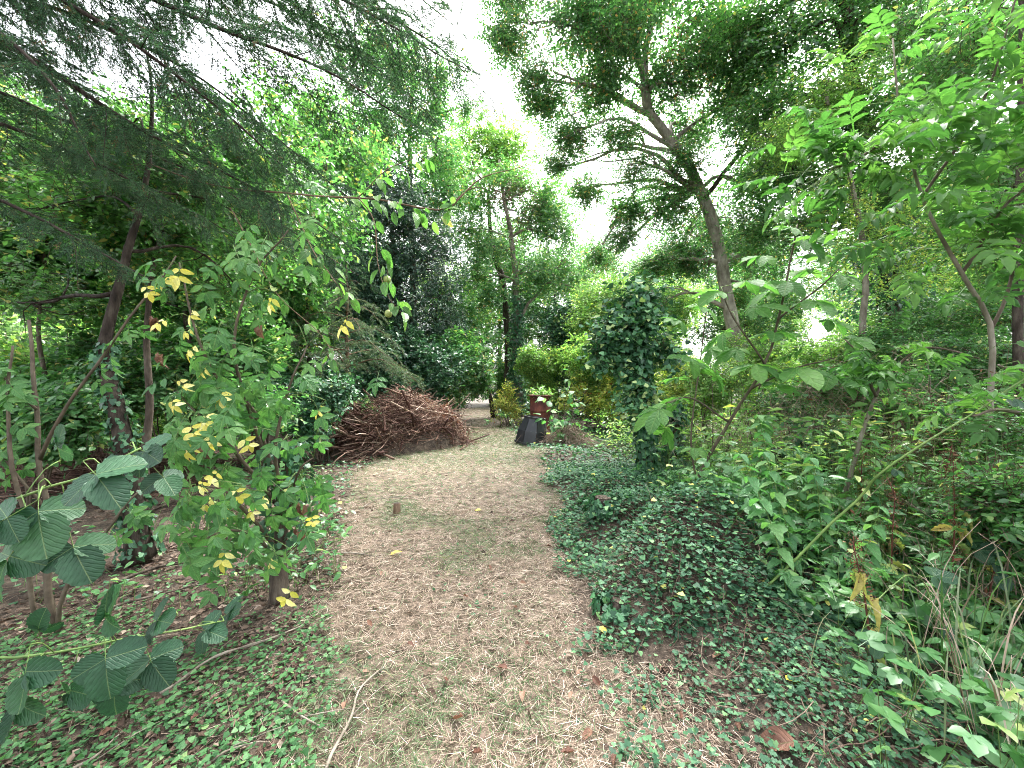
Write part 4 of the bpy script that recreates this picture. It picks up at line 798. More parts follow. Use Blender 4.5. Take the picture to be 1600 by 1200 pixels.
# ------------------------------------------------------------------ rusty barrel, black bin, twig heap
def lathe(prof, c, sides=40, closed=True):
    a = np.arange(sides) * 2 * math.pi / sides; V = np.concatenate([np.stack([r_ * np.cos(a), r_ * np.sin(a), 0 * a + z], -1) for r_, z in prof]) + c
    q = [(i * sides + k, i * sides + (k + 1) % sides, (i + 1) * sides + (k + 1) % sides, (i + 1) * sides + k) for i in range(len(prof) - 1) for k in range(sides)]
    g = Geo(); g.add(V, None, q); return g
M['rust'] = solid_mat('rust', [(.28, (.03, .018, .018)), (.45, (.085, .030, .026)), (.6, (.16, .052, .036)), (.78, (.23, .10, .06))], 5, (1, 1, .5), .75, .5, 40, dist=.004)
M['blackplastic'] = solid_mat('blackplastic', [(.3, (.010, .011, .015)), (.55, (.020, .023, .030)), (.75, (.06, .062, .066))], 3, (1, 1, .5), .42, .3, 14, .5, dist=.008)
bcx = P(843, 690, 10.6) * A(1, 1, 0) + A(.02, 0, float(ground_z(.75, 10.6)))
bar = empty('rusty_barrel', bcx, 'rusty red steel barrel with flared rim behind the black bin', 'barrel')
prof = [(.27, 0), (.275, .02), (.275, .40), (.29, .42), (.275, .44), (.278, .80), (.293, .82), (.279, .84), (.283, 1.19), (.30, 1.22), (.345, 1.235), (.348, 1.25), (.335, 1.255), (.285, 1.235), (.268, 1.18), (.265, .1)]
lathe(prof, bcx).build('shell', M['rust'], bar)
lathe([(.30, 1.222), (.352, 1.236), (.354, 1.252), (.30, 1.262), (.287, 1.24)], bcx).build('rim', M['rust'], bar)
lathe([(.001, .62), (.264, .60), (.264, .55)], bcx, 24).build('soil_fill', M['soil'], bar)
cb = P(826, 692, 10.05) * A(1, 1, 0) + A(.06, 0, float(ground_z(.45, 10)))
bn = empty('compost_bin', cb, 'tapered black plastic compost bin leaning in front of the rusty barrel', 'bin')
def frust(r0, r1, z0, z1, sides=8):
    out = []
    for k in range(sides):
        a0, a1 = (k + .03) * 2 * math.pi / sides + .2, (k + .97) * 2 * math.pi / sides + .2
        def pt(rr, a, z): return A(rr * math.cos(a), rr * math.sin(a), z)
        v = [pt(r0, a0, z0), pt(r0, a1, z0), pt(r1, a1, z1), pt(r1, a0, z1)]; i_ = [x * A(.94, .94, 1) for x in v]
        g = Geo(); g.add(np.array(v + i_), None, [(0, 1, 2, 3), (7, 6, 5, 4), (0, 4, 5, 1), (1, 5, 6, 2), (2, 6, 7, 3), (3, 7, 4, 0)]); out.append(g)
    return out
tilt = Matrix.Rotation(math.radians(9), 3, 'Y')
def tilted(g):
    g.v = [np.array([tuple(tilt @ Vector(p)) for p in v]) + cb for v in g.v]; return g
for gg in frust(.43, .40, .0, .33) + frust(.40, .27, .335, .70): tilted(gg).build('panel', M['blackplastic'], bn, False)
for r0, r1, z0, z1 in [(.452, .452, .0, .05), (.412, .406, .31, .35), (.29, .30, .66, .71)]:
    g = lathe([(r0, z0), (r1, z1), (r1 - .05, z1), (r0 - .05, z0), (r0, z0)], A(0, 0, 0), 8)
    a_ = .2; Rz = np.array([[math.cos(a_), -math.sin(a_), 0], [math.sin(a_), math.cos(a_), 0], [0, 0, 1]]); g.v = [v @ Rz.T for v in g.v]
    tilted(g).build('band', M['blackplastic'], bn, False)
tw = P(885, 695, 9.7) * A(1, 1, 0)
th = empty('twig_heap', tw, 'grey heap of fine dead twigs right of the black bin', 'brush pile')
n = 750; c = tw + np.stack([rng.normal(.05, .38, n), rng.normal(.1, .3, n), np.zeros(n)], -1); rr = np.linalg.norm((c - tw)[:, :2], axis=1); c[:, 2] = np.clip(.62 - .75 * rr, .04, 1) * rng.uniform(.2, 1, n)
d = unit((c - tw) * A(1, 1, 0) + A(.2, -.2, -.25) + .5 * rng.normal(size=(n, 3))); l = rng.uniform(.1, .35, n)[:, None]
g = Geo(); g.sticks(c - d * l, c + d * l * A(1, 1, .6), .0045, .002, np.clip(rng.normal(.9, .2, n), 0, 1)); tag(g.build('twig_mass', M['twig'], th), kind='stuff')
for k in range(14):
    a0 = tw + A(rng.normal(0, .2), rng.normal(-.1, .15), rng.uniform(.3, .6)); b0 = tw + A(rng.normal(.3, .4), rng.normal(-.35, .15), .03)
    g = Geo(); g.tube(wobble(spline([a0, (a0 + b0) / 2 + rng.normal(0, .04, 3), b0], 6), .02, 4), np.linspace(.010, .004, 6), 5, 0, rng.uniform(.6, 1)); g.build('stick', M['twig'], th)

tb = P(110, 770, 6.0) * A(1, 1, 0)
tk = empty('twig_bank', tb, 'low reddish bank of dead twigs under the trees at far left', 'brush pile')
n = 2600; c = tb + np.stack([rng.normal(0, 1.0, n), rng.normal(.3, .6, n), np.zeros(n)], -1); c[:, 2] = .55 * np.exp(-(((c - tb)[:, 0] / 1.1) ** 2 + ((c - tb)[:, 1] / .7) ** 2)) * rng.uniform(.3, 1, n) + .03
d = unit(A(1, 0, 0) + rng.normal(size=(n, 3)) * A(.5, .5, .18)); l = rng.uniform(.15, .45, n)[:, None]
g = Geo(); g.sticks(c - d * l, c + d * l, rng.uniform(.003, .007, n), .002, np.clip(rng.normal(.42, .25, n), 0, 1)); tag(g.build('twig_mass', M['brush'], tk), kind='stuff')
ME_BIG = tm_mesh('broad_leaf', t_leaf(.72, 7, .06, .08, .25, .4, .02), 'nettle')
def leafy_sapling(name, label, base, tips, size, mesh, stem, cat='sapling', n=9, r0=.010, group=None):
    root = empty(name, base, label, cat, group)
    for tp in tips:
        cv = wobble(spline([base, (base + tp) / 2 + rng.normal(0, .05, 3), tp], 10), .03, 2); g = Geo(); g.tube(cv, np.linspace(r0, r0 * .3, 10), 5); g.build('stem', M[stem], root)
        k = rng.integers(3, 10, n); s = unit(rng.normal(size=(n, 3)) * A(1, 1, .3)); leaf_objs(root, mesh, cv[k] + s * .03, unit(s + A(0, 0, -.3)), unit(A(0, -.3, 1) + .35 * rng.normal(size=(n, 3))), size * rng.uniform(.6, 1.2, n))
    return root
leafy_sapling('broad_leaved_sapling', 'young sapling with broad pale green leaves in front of the rusty barrel', P(880, 690, 9.6) * A(1, 1, 0), [P(850, 622, 9.5), P(862, 640, 9.4), P(845, 650, 9.4), P(895, 600, 9.7), P(915, 610, 9.8), P(905, 650, 9.6), P(870, 655, 9.4), P(890, 580, 9.9)], .20, ME_BIG, 'stembrown')
shrub('barrel_weed', 'pale green weed growing out of the rusty barrel top', bcx + A(0, 0, .6), 1, [(bcx + A(.05, 0, 1.28), A(.2, .2, .10)), (bcx + A(-.1, 0, 1.34), A(.1, .1, .06))], 90, 6, .09, 'lime', 4, tm=T_HEXN)

# ------------------------------------------------------------------ near plants with leaves one can pick out
def rachis_mesh(name, pts, w, mat):
    g = Geo(); 
    for a, b in pts: g.sticks(A(*a)[None], A(*b)[None], w, w * .7, .5)
    return g.mesh(name, M[mat])
def compound(root, rmesh, lmeshes, layout, p, d, z, s, jit=.12, lmat=None):
    o = bpy.data.objects.new('leaf', rmesh); C.objects.link(o); o.parent = root; o.matrix_basis = frame_m(p, d, z, s, root.location)
    for (lp, ld, ls) in layout:
        ld = unit(A(*ld) + jit * rng.normal(size=3)); me = lmeshes[rng.integers(len(lmeshes))]
        c = bpy.data.objects.new('leaflet', me); C.objects.link(c); c.parent = o; c.matrix_basis = frame_m(lp, ld, unit(A(0, 0, 1) + jit * 1.6 * rng.normal(size=3)), ls * rng.uniform(.85, 1.12))
    return o
# layouts in units of the leaf's own length
LAY_ELDER = [((0, .62, 0), (0, 1, -.25), .50), ((.0, .60, 0), (.9, .45, -.2), .46), ((0, .60, 0), (-.9, .45, -.2), .46), ((0, .34, 0), (1, .3, -.25), .42), ((0, .34, 0), (-1, .3, -.25), .42)]
LAY_TREF = [((0, .5, 0), (0, 1, -.15), .62), ((0, .44, 0), (1, .25, -.2), .55), ((0, .44, 0), (-1, .25, -.2), .55)]
LAY_PALM = [((0, .5, 0), (math.sin(a), math.cos(a), -.18), s) for a, s in ((0, .62), (.75, .58), (-.75, .58), (1.5, .46), (-1.5, .46), (2.2, .30), (-2.2, .30))]
ME_ELD = [tm_mesh('elder_leaflet', t_leaf(.46, 7, .05, .07, c, .42, .015, 1.15), 'elder') for c in (.08, .2, .32)]
ME_ELY = [tm_mesh('elder_leaflet_yellow', t_leaf(.46, 7, .04, .10, c, .42, .02, 1.15), 'elderyellow') for c in (.15, .3)]
ME_BRA = [tm_mesh('bramble_leaflet', t_leaf(w_, 13, .05, f_, c, .44, .022, .52), 'bramble') for c, w_, f_ in ((.05, .92, .03), (.20, .86, .12), (.34, .80, .08), (-.10, .88, .14))]
ME_CHE = [tm_mesh('chestnut_leaflet', t_leaf(.44, 11, .05, .07, c, .62, .012, .9), 'chestnut') for c in (.10, .22, .34)]
R_ELD = rachis_mesh('elder_rachis', [((0, 0, 0), (0, .62, 0))], .008, 'stemgreen')
R_TRE = rachis_mesh('bramble_petiole', [((0, 0, 0), (0, .5, 0))], .010, 'stemgreen')
R_PAL = rachis_mesh('chestnut_petiole', [((0, 0, 0), (0, .5, 0))], .009, 'stemgreen')

ME_DEADB = tm_mesh('withered_leaflet', t_leaf(.4, 6, .05, .35, .5, .45, .05), 'fallenbrown')
# elder with yellow leaves at the left of the path
eb = P(436, 935, 2.78)
eld = empty('elder_shrub', eb, 'elder shrub with drooping green and bright yellow leaves left of the path', 'shrub')
g, q, r = trunk_geo([eb - A(0, 0, .05), P(432, 860, 2.78), P(440, 760, 2.78), P(445, 690, 2.8)], .05, .035, 12, 9, .15); g.build('trunk', M['bark'], eld)
ivy_on(eld, q, r, 420, .05, .35, 1.0, .15)
ES = [[P(440, 780, 2.78), P(400, 650, 2.5), P(345, 600, 2.35), P(310, 520, 2.25), P(280, 410, 2.2)], [P(440, 760, 2.78), P(380, 620, 2.5), P(370, 520, 2.4), P(400, 420, 2.4), P(450, 360, 2.4)], [P(436, 860, 2.78), P(380, 800, 2.4), P(330, 760, 2.2), P(290, 780, 2.1)],
      [P(440, 800, 2.78), P(435, 700, 2.5), P(450, 600, 2.4), P(480, 540, 2.4)], [P(436, 880, 2.78), P(400, 840, 2.5), P(350, 830, 2.3), P(300, 860, 2.2)], [P(440, 820, 2.78), P(460, 760, 2.6), P(475, 730, 2.5), P(490, 715, 2.5)], [P(440, 800, 2.78), P(360, 700, 2.4), P(310, 650, 2.25), P(275, 610, 2.2)]]
for cv in ES:
    g = Geo(); g.tube(wobble(spline(cv, 16), .02, 3), np.linspace(.013, .004, 16), 6, .05); g.build('stem', M['stembrown'], eld)
EC = [spline(c, 60) for c in ES]; allp = np.concatenate([c[8:] for c in EC])
def attach(p, cloud): return cloud[int(np.argmin(np.linalg.norm(cloud - p, axis=1)))]
def elder_leaf(px, py, d, s, yellow, size=.16):
    if px < 265 and py > 480 and not yellow: px = 265 + rng.uniform(0, 70)
    p = P(px, py, d); a = attach(p, allp); dr = unit((p - a) * .5 + A(rng.normal(0, .5), rng.normal(-.15, .3), -1.0)); base = p - dr * size * .5
    L = np.linalg.norm(base - a)
    if L > .05:
        g = Geo(); g.tube(spline([a, (a + base) / 2 + A(0, 0, .03), base], 5), .0022, 4); g.build('twig', M['stemgreen'], eld)
    compound(eld, R_ELD, ME_ELY if yellow else ME_ELD, LAY_ELDER, base, dr, unit(A(rng.normal(0, .3), -.75, .6)), size * rng.uniform(.85, 1.2))
for px, py, d in [(280, 425, 2.2), (262, 435, 2.2), (292, 520, 2.25), (318, 580, 2.3), (272, 632, 2.15), (322, 655, 2.2), (315, 760, 2.15), (298, 700, 2.2), (452, 928, 2.5), (410, 782, 2.4), (345, 800, 2.3), (488, 812, 2.5), (425, 470, 2.4), (540, 505, 2.5), (500, 640, 2.5), (385, 690, 2.4), (335, 745, 2.2), (350, 870, 2.3), (250, 505, 2.2), (232, 455, 2.2), (300, 490, 2.3), (300, 670, 2.15), (330, 690, 2.2), (285, 600, 2.2), (370, 770, 2.3), (325, 785, 2.2), (395, 800, 2.4), (300, 545, 2.3), (345, 620, 2.3), (450, 770, 2.5), (425, 880, 2.5)]:
    elder_leaf(px, py, d - .12, 1, True, rng.uniform(.10, .14))
for k in range(105):
    t = rng.choice(7, p=[.10, .17, .20, .17, .14, .12, .10]); c = EC[t][rng.integers(14, 60)]; px, py = c[0] / c[1] * F + 800, 600 - (c[2] - CAM_H) / c[1] * F
    elder_leaf(min(px + rng.normal(-8, 34), 505), py + 22 + rng.normal(0, 34), c[1] + rng.normal(0, .12), 1, False, .175)
ME_ELC = [tm_mesh('elder_compound', t_join([(stalk(.62), (0, 0, 0), (0, 1, 0), (0, 0, 1), 1.0)] + [(t_leaf(.46, 6, .05, .07, c_, .42, .015, 1.15), lp, ld, (0, 0, 1), ls) for lp, ld, ls in LAY_ELDER]), 'elder') for c_ in (.1, .25)]
for k in range(150):
    c = EC[rng.choice(7, p=[.29, .2, .14, .04, .1, .01, .22])][rng.integers(8, 60)] + rng.normal(0, .14, 3) * A(1.2, 1, 1)
    if c[0] / c[1] * F + 800 < 268 and c[2] < 2.0: continue
    leaf_objs(eld, ME_ELC[k % 2], [c], [unit(A(rng.normal(0, .6), rng.normal(-.2, .5), -.6))], [unit(A(rng.normal(0, .4), -.6, .7))], [rng.uniform(.13, .21)])
for px, py, d in [(240, 498, 2.3), (250, 555, 2.3), (470, 790, 2.5), (465, 830, 2.5), (310, 700, 2.25), (405, 510, 2.4)]:
    a_ = P(px, py, d); leaf_objs(eld, ME_DEADB, [a_, a_ + A(.02, 0, .01), a_ + A(-.02, .01, .02)], [unit(A(rng.normal(0, .3), 0, -1)) for _ in range(3)], [unit(A(rng.normal(0, .6), -1, 0)) for _ in range(3)], [.07, .09, .06], 'withered_leaf')

# bare elder stems at the far left with a few leaves
ea = P(92, 985, 2.42)
es = empty('bare_elder', ea, 'cluster of bare grey elder stems at far left behind the bramble', 'shrub')
for cv, r0 in [([ea, P(75, 870, 2.4), P(62, 720, 2.4), P(55, 600, 2.45), P(45, 500, 2.5)], .020), ([ea, P(120, 890, 2.4), P(175, 820, 2.45), P(215, 770, 2.5)], .014), ([P(62, 720, 2.4), P(100, 640, 2.3), P(160, 560, 2.3), P(230, 470, 2.35), P(275, 400, 2.4)], .011), ([ea + A(-.12, 0, 0), P(25, 760, 2.3), P(10, 640, 2.3), P(20, 540, 2.3)], .014), ([P(70, 800, 2.4), P(20, 730, 2.3), P(-20, 690, 2.3)], .008), ([P(58, 640, 2.4), P(0, 585, 2.3), P(-40, 560, 2.3)], .008)]:
    g = Geo(); g.tube(wobble(spline(cv, 16), .02, 3), np.linspace(r0, r0 * .4, 16), 7, .08); g.build('stem', M['stembrown'], es)
    sp_ = spline(cv, 40)
    if r0 < .0145:
        for k in range(10):
            c = sp_[rng.integers(16, 39)]; dr = unit(A(rng.normal(0, .7), -.2 + rng.normal(0, .4), -.55)); compound(es, R_ELD, ME_ELD, LAY_ELDER, c, dr, unit(A(rng.normal(0, .3), -.6, .7)), rng.uniform(.13, .19))

# bramble, near left: round dark leaves and a cane
def bramble(label, cane, leaves, size, r0=.006):
    b = A(cane[0][0], cane[0][1], 0); root = empty('bramble', b, label, 'bramble')
    sp_ = spline(cane, 50); g = Geo(); g.tube(wobble(spline(cane, 20), .008, 5), np.linspace(r0, r0 * .5, 20), 6); cn = g.build('cane', M['stemgreen'], root)
    k = rng.integers(2, 48, 40); dd = rdir(40); g = Geo(); g.sticks(sp_[k], sp_[k] + dd * .012, .0014, .0003, .5); o = tag(g.build('thorns', M['stembrown'], root), kind='stuff'); o.parent = cn; o.location = (0, 0, 0)
    for (px, py, d, s, dx, dz) in leaves:
        p = P(px, py, d); a = attach(p, sp_); dr = unit(A(dx, -.25, dz)); base = p - dr * size * s * .45
        g = Geo(); g.tube(spline([a, (a + base) / 2 + A(0, 0, .02), base], 5), .002, 4); g.build('petiole', M['stemgreen'], root)
        compound(root, R_TRE, ME_BRA, LAY_TREF, base, dr, unit(A(rng.normal(0, .2), -.62, .72)), size * s, .10)
    return root
bramble('bramble with large round dark green leaves at the left edge', [A(-1.75, 1.3, 0), P(-40, 900, 1.35), P(-10, 800, 1.25), P(60, 765, 1.2), P(140, 745, 1.2), P(220, 700, 1.25)],
        [(150, 742, 1.15, 1, .6, -.3), (60, 800, 1.15, 1.05, .3, -.6), (115, 855, 1.2, 1.0, .5, -.7), (15, 870, 1.15, 1.0, -.2, -.7), (225, 705, 1.3, .9, .8, -.2), (10, 810, 1.1, .9, -.5, -.4), (255, 745, 1.35, .7, .7, -.4), (90, 700, 1.3, .7, .2, .4)], .19)
bramble('bramble with trailing green cane over the ground at lower left', [A(-2.0, 1.25, 0), P(-80, 1020, 1.45), P(0, 1027, 1.45), P(120, 1015, 1.45), P(200, 1000, 1.5), P(290, 982, 1.6), P(350, 970, 1.75)],
        [(165, 965, 1.45, .9, .2, .5), (165, 1030, 1.4, .85, .3, -.6), (235, 1030, 1.5, .9, .5, -.5), (40, 1050, 1.35, .85, .2, -.5), (30, 1100, 1.35, .9, -.1, -.7), (245, 970, 1.55, .75, .6, .3), (320, 985, 1.7, .75, .8, .1), (180, 1065, 1.45, .8, .2, -.8), (60, 985, 1.5, .6, .2, .6), (355, 960, 1.85, .7, .7, .4), (110, 1080, 1.4, .8, .1, -.8)], .225)
bramble('long thorny green bramble arching across the right weeds', [A(1.35, 2.4, .05), P(1330, 790, 2.2), P(1370, 745, 2.1), P(1450, 690, 2.0), P(1530, 640, 1.95), P(1620, 580, 1.9)],
        [(1400, 735, 2.05, .5, .3, -.5), (1475, 650, 1.95, .5, -.3, .5), (1580, 625, 1.9, .6, .4, -.4)], .15, .007)
bramble('low bramble with trefoil leaves in the right undergrowth', [A(2.3, 2.3, 0), P(1450, 930, 2.1), P(1420, 900, 2.0), P(1380, 930, 1.9), P(1340, 1000, 1.8)],
        [(1420, 1040, 1.8, .9, .5, -.5), (1370, 1000, 1.8, .8, -.3, -.4), (1460, 900, 2.0, .9, .5, .2), (1530, 860, 2.2, .9, .5, .2), (1560, 900, 2.1, .9, .7, -.2), (1480, 980, 1.9, .8, .4, -.5)], .16, .004)

# horse chestnut sapling
cbp = P(1082, 850, 3.9); cbp[2] = ground_z(cbp[0], cbp[1])
ch = empty('chestnut_sapling', cbp, 'young horse chestnut with large fan shaped leaves right of the ivy column', 'sapling')
CS = [[cbp, P(1090, 750, 3.8), P(1140, 660, 3.7), P(1195, 570, 3.6), P(1225, 470, 3.6), P(1240, 380, 3.6), P(1246, 350, 3.6)], [P(1195, 570, 3.6), P(1150, 500, 3.5), P(1130, 460, 3.5)], [P(1170, 610, 3.65), P(1240, 575, 3.5), P(1300, 560, 3.4)], [P(1140, 660, 3.7), P(1080, 620, 3.6), P(1040, 630, 3.5)], [P(1215, 500, 3.6), P(1280, 450, 3.6), P(1310, 420, 3.6)], [P(1090, 760, 3.8), P(1080, 680, 3.9), P(1095, 560, 4.0), P(1105, 480, 4.0)]]
for k, cv in enumerate(CS):
    g = Geo(); g.tube(wobble(spline(cv, 14), .015, 3), np.linspace(.020 if k == 0 else .010, .005, 14), 7, .08); g.build('stem', M['stembrown'], ch)
cloud = np.concatenate([spline(c, 50)[4:] for c in CS])
for px, py, d, s in [(1255, 372, 3.6, 1.0), (1190, 400, 3.6, .85), (1290, 400, 3.6, .9), (1235, 355, 3.6, .7), (1165, 440, 3.4, 1.0), (1125, 455, 3.5, .9), (1230, 440, 3.5, 1.0), (1310, 430, 3.6, .9), (1100, 480, 3.9, .9), (1270, 470, 3.5, 1.0), (1180, 480, 3.5, .9), (1060, 500, 3.9, .8), (1130, 520, 3.6, .9), (1210, 520, 3.5, 1.0), (1295, 500, 3.5, .9),
                     (1080, 560, 3.7, .9), (1120, 590, 3.5, 1.0), (1180, 570, 3.4, 1.05), (1245, 575, 3.3, 1.15), (1300, 585, 3.3, 1.15), (1340, 575, 3.4, .9), (1030, 640, 3.5, 1.05), (1060, 620, 3.6, .9), (1060, 590, 3.8, .8), (1110, 545, 3.9, .8), (1190, 655, 3.6, .75), (1085, 700, 3.7, .7), (1040, 670, 3.6, .7), (1330, 530, 3.5, .8), (1150, 545, 3.6, .9), (1215, 600, 3.4, .9), (1265, 420, 3.7, .9), (1205, 455, 3.7, .9)]:
    p = P(px, py, d); a = attach(p, cloud); hz_ = (p - a) * A(1, 1, .3); dr = unit(unit(hz_ + 1e-3) * .8 + A(rng.normal(0, .3), rng.normal(-.3, .3), -.12)); size = .46 * s; base = p - dr * size * .5
    g = Geo(); g.tube(spline([a, (a + base) / 2 + A(0, 0, .03), base], 5), .003, 4); g.build('petiole', M['stemgreen'], ch)
    compound(ch, R_PAL, ME_CHE, LAY_PALM, base, dr, unit(A(rng.normal(0, .2), -.50 + rng.normal(0, .2), 1)), size, .08)

# ash saplings at the right
ME_ASH = [tm_mesh('ash_leaf', t_pinnate(k, t_leaf(.40, 6, .05, .16, c, .42, .035), .36), 'ash') for k, c in ((4, .18), (4, .38), (5, .28))]
def ash(label, stems, n, size, spreadpx, dtop):
    b = np.asarray(stems[0][0]); root = empty('ash_sapling', b, label, 'sapling'); cl = []
    for k, cv in enumerate(stems):
        g = Geo(); g.tube(wobble(spline(cv, 18), .02, 2), np.linspace(.022 if k == 0 else .012, .005, 18), 7, .05); g.build('stem', M['barkpale'] if k == 0 else M['stembrown'], root); cl.append(spline(cv, 60)[int(60 * dtop[k]):])
    cl = np.concatenate(cl); c = cl[rng.integers(0, len(cl), n)]
    off = rng.normal(size=(n, 3)) * A(1, .7, .55) * spreadpx; tip = c + off; dr = unit(off * A(1, 1, .4) + A(-.1, -.2, -.05) + .2 * rng.normal(size=(n, 3)))
    tg = Geo(); tg.sticks(c, tip, .003, .0018, .4); tag(tg.build('twigs', M['stemgreen'], root), kind='stuff')
    for k in range(3): leaf_objs(root, ME_ASH[k], tip[k::3], dr[k::3], unit(A(0, -.25, 1) + .28 * rng.normal(size=(len(tip[k::3]), 3))), size * rng.uniform(.75, 1.2, len(tip[k::3])))
    return root
ash('tall ash sapling with bright green feathery leaves at upper right', [[G(3.55, 2.9), P(1548, 680, 2.85), P(1546, 520, 2.85), P(1500, 430, 2.85), P(1440, 310, 2.85), P(1405, 180, 2.8), P(1395, 60, 2.8)], [P(1546, 520, 2.85), P(1590, 400, 2.9), P(1610, 240, 2.9), P(1600, 60, 2.9)], [P(1440, 310, 2.85), P(1500, 220, 2.8), P(1560, 110, 2.8), P(1590, -20, 2.8)], [P(1500, 430, 2.85), P(1560, 330, 2.7), P(1620, 280, 2.6)], [P(1405, 200, 2.8), P(1340, 250, 2.8), P(1300, 265, 2.8)]], 215, .30, .22, (.55, .2, .1, .1, .1))
ash('low ash sapling with outstretched leaves below the ivy clad tree', [[G(2.75, 3.3), P(1330, 720, 3.2), P(1380, 600, 3.1), P(1400, 560, 3.1)], [P(1380, 600, 3.1), P(1440, 545, 3.0), P(1530, 560, 2.9)], [P(1370, 620, 3.1), P(1350, 560, 3.1), P(1320, 530, 3.1)]], 34, .24, .13, (.6, .2, .2))
ash('ash seedling with broad leaflets hanging in at the right edge', [[G(3.3, 2.3), P(1640, 700, 2.2), P(1600, 600, 2.1), P(1560, 570, 2.05)], [P(1620, 650, 2.15), P(1560, 640, 2.0), P(1520, 650, 1.95)]], 16, .24, .10, (.6, .2))

# nettles
ME_NET = [tm_mesh('nettle_leaf', t_leaf(.56, 9, .09, .08, c, .32, .015), 'nettle') for c in (.15, .35)]
def nettle(px, py, d, h, lean, lab):
    b = P(px, py, d); b[2] = ground_z(b[0], b[1]); root = empty('nettle', b, lab, 'nettle', 'nettles right of the path'); h = h * 1.5; tp = b + A(lean, rng.normal(0, .06), h)
    cv = wobble(spline([b, (b + tp) / 2 + A(-lean * .15, 0, 0), tp], 14), .012, 3); g = Geo(); g.tube(cv, np.linspace(.0045, .002, 14), 5); g.build('stem', M['stemgreen'], root)
    for k in range(3, 14):
        a = k * 1.57 + rng.uniform(-.2, .2); s = A(math.cos(a), math.sin(a), 0)
        for sg in (-1, 1): leaf_objs(root, ME_NET[k % 2], [cv[k]], [unit(s * sg + A(0, 0, -.35))], [unit(A(0, 0, 1) + s * sg * .3)], [(.115 - .055 * max(0, (k - 9)) / 5) * rng.uniform(.8, 1.2)])
for i_, (px, py, d, h, ln_) in enumerate([(1235, 960, 2.35, .62, -.30), (1250, 950, 2.5, .60, -.18), (1290, 930, 2.6, .55, -.10), (1215, 930, 2.9, .6, -.12), (1330, 960, 2.3, .5, .1), (1180, 880, 3.3, .55, .05), (1270, 880, 3.2, .6, .1), (1360, 900, 2.9, .6, .05), (1150, 850, 3.8, .5, 0), (1420, 880, 3.0, .6, -.1), (1480, 960, 2.3, .6, .1), (1320, 850, 3.5, .6, .0)]):
    nettle(px, py, d, h, ln_, ['third nettle from the path with toothed leaves, leaning left over the ivy mound', 'fourth nettle from the path, standing just right of the leaning one', 'sixth nettle from the path among the right weeds', 'second tall nettle from the path, behind the ivy mound', 'eighth nettle from the path, low in front of the docks', 'nettle at the back near the chestnut sapling foot', 'nettle in front of the squat ivy stump', 'nettle behind the brown seeding dock', 'small nettle nearest the ivy column, farthest from the camera', 'nettle below the thorny bramble cane', 'rightmost nettle beside the tallest dock', 'nettle just right of the squat ivy stump'][i_])

# mixed undergrowth
def herbs(name, label, n, x0, x1, y0, y1, hmax, size, mat, tm, keep, p=1.2, tint=(.5, .25)):
    a = sample(n, x0, x1, y0, y1, p); a = a[keep(a[:, 0], a[:, 1]) > rng.uniform(0, 1, n)]; m = len(a); h = hmax * rng.uniform(.1, 1, m) * (.6 + .6 * np.clip(nz(a[:, 0], a[:, 1], 1.4, 5) + .4, 0, 1))
    z = ground_z(a[:, 0], a[:, 1]); b = np.stack([a[:, 0], a[:, 1], z], -1); t = b + np.stack([rng.normal(0, .06, m), rng.normal(0, .06, m), h], -1)
    g = Geo(); s = rng.choice(m, m // 2); g.sticks(b[s], t[s], .0022, .0012, .5); st = g.build('herb_stems', M['stemgreen'])
    lg = Geo(); lg.scatter(tm, t, flat_dirs(m, .25) + A(0, 0, -.1), up_normals(m, .35), size * rng.uniform(.6, 1.3, m), np.clip(rng.normal(*tint, m), 0, 1))
    o = tag(lg.build(name, M[mat]), label, 'undergrowth', kind='stuff'); st.parent = o; return o
rk = lambda x, y: np.clip(1.2 * (-path_in(x, y) - .55) + .4 * nz(x, y, 1.2, 3), 0, 1)
herbs('ground_elder', 'green ground elder and bramble seedlings filling the right undergrowth', 3000, 1.0, 4.2, 1.3, 4.5, .50, .11, 'herb', T_TREF, rk, 1.1)
herbs('weed_undergrowth', 'mixed tall weeds filling the ground beneath the right trees', 16000, 1.2, 9, 3.0, 10, 1.2, .11, 'lime', T_DIAN, lambda x, y: np.clip(.9 * (-path_in(x, y) - 1.15) + .25 * nz(x, y, .9, 3), 0, 1), 1.1, (.5, .28))
herbs('far_undergrowth', 'leafy ground cover under the far trees', 6500, -16, 18, 9, 26, .7, .17, 'herb', T_DIA, lambda x, y: np.clip(-path_in(x, y) - .1, 0, 1), 1.0, (.5, .28))
herbs('tall_weeds', 'tall leafy weeds crowding the right bank', 2600, 1.7, 4.6, 2.1, 4.2, 1.15, .085, 'herb', T_HEXN, lambda x, y: np.clip(.9 * (-path_in(x, y) - 1.0) + .35 * nz(x, y, 1.5, 3), 0, 1), 1.0, (.55, .28))
herbs('pinnate_weeds', 'low feathery leaved weeds between the nettles', 1000, 1.6, 5, 1.9, 5, .75, .16, 'herb', T_PIN, rk, 1.0, (.5, .2))
herbs('fringe_herbs', 'low green herbs along the left edge of the path', 2200, -4.2, -1, 2.6, 7, .22, .06, 'herb', T_HEX, lambda x, y: np.clip(.5 * nz(x, y, 1.6, 9) + .1, 0, 1) * (path_in(x, y) < -.02), 1.1)
herbs('elder_foot_herbs', 'knee high green herbs right under the yellow leaved elder', 500, -2.2, -1.3, 2.9, 4.2, .5, .07, 'herb', T_HEX, lambda x, y: (path_in(x, y) < .05) * .8, 1.0)

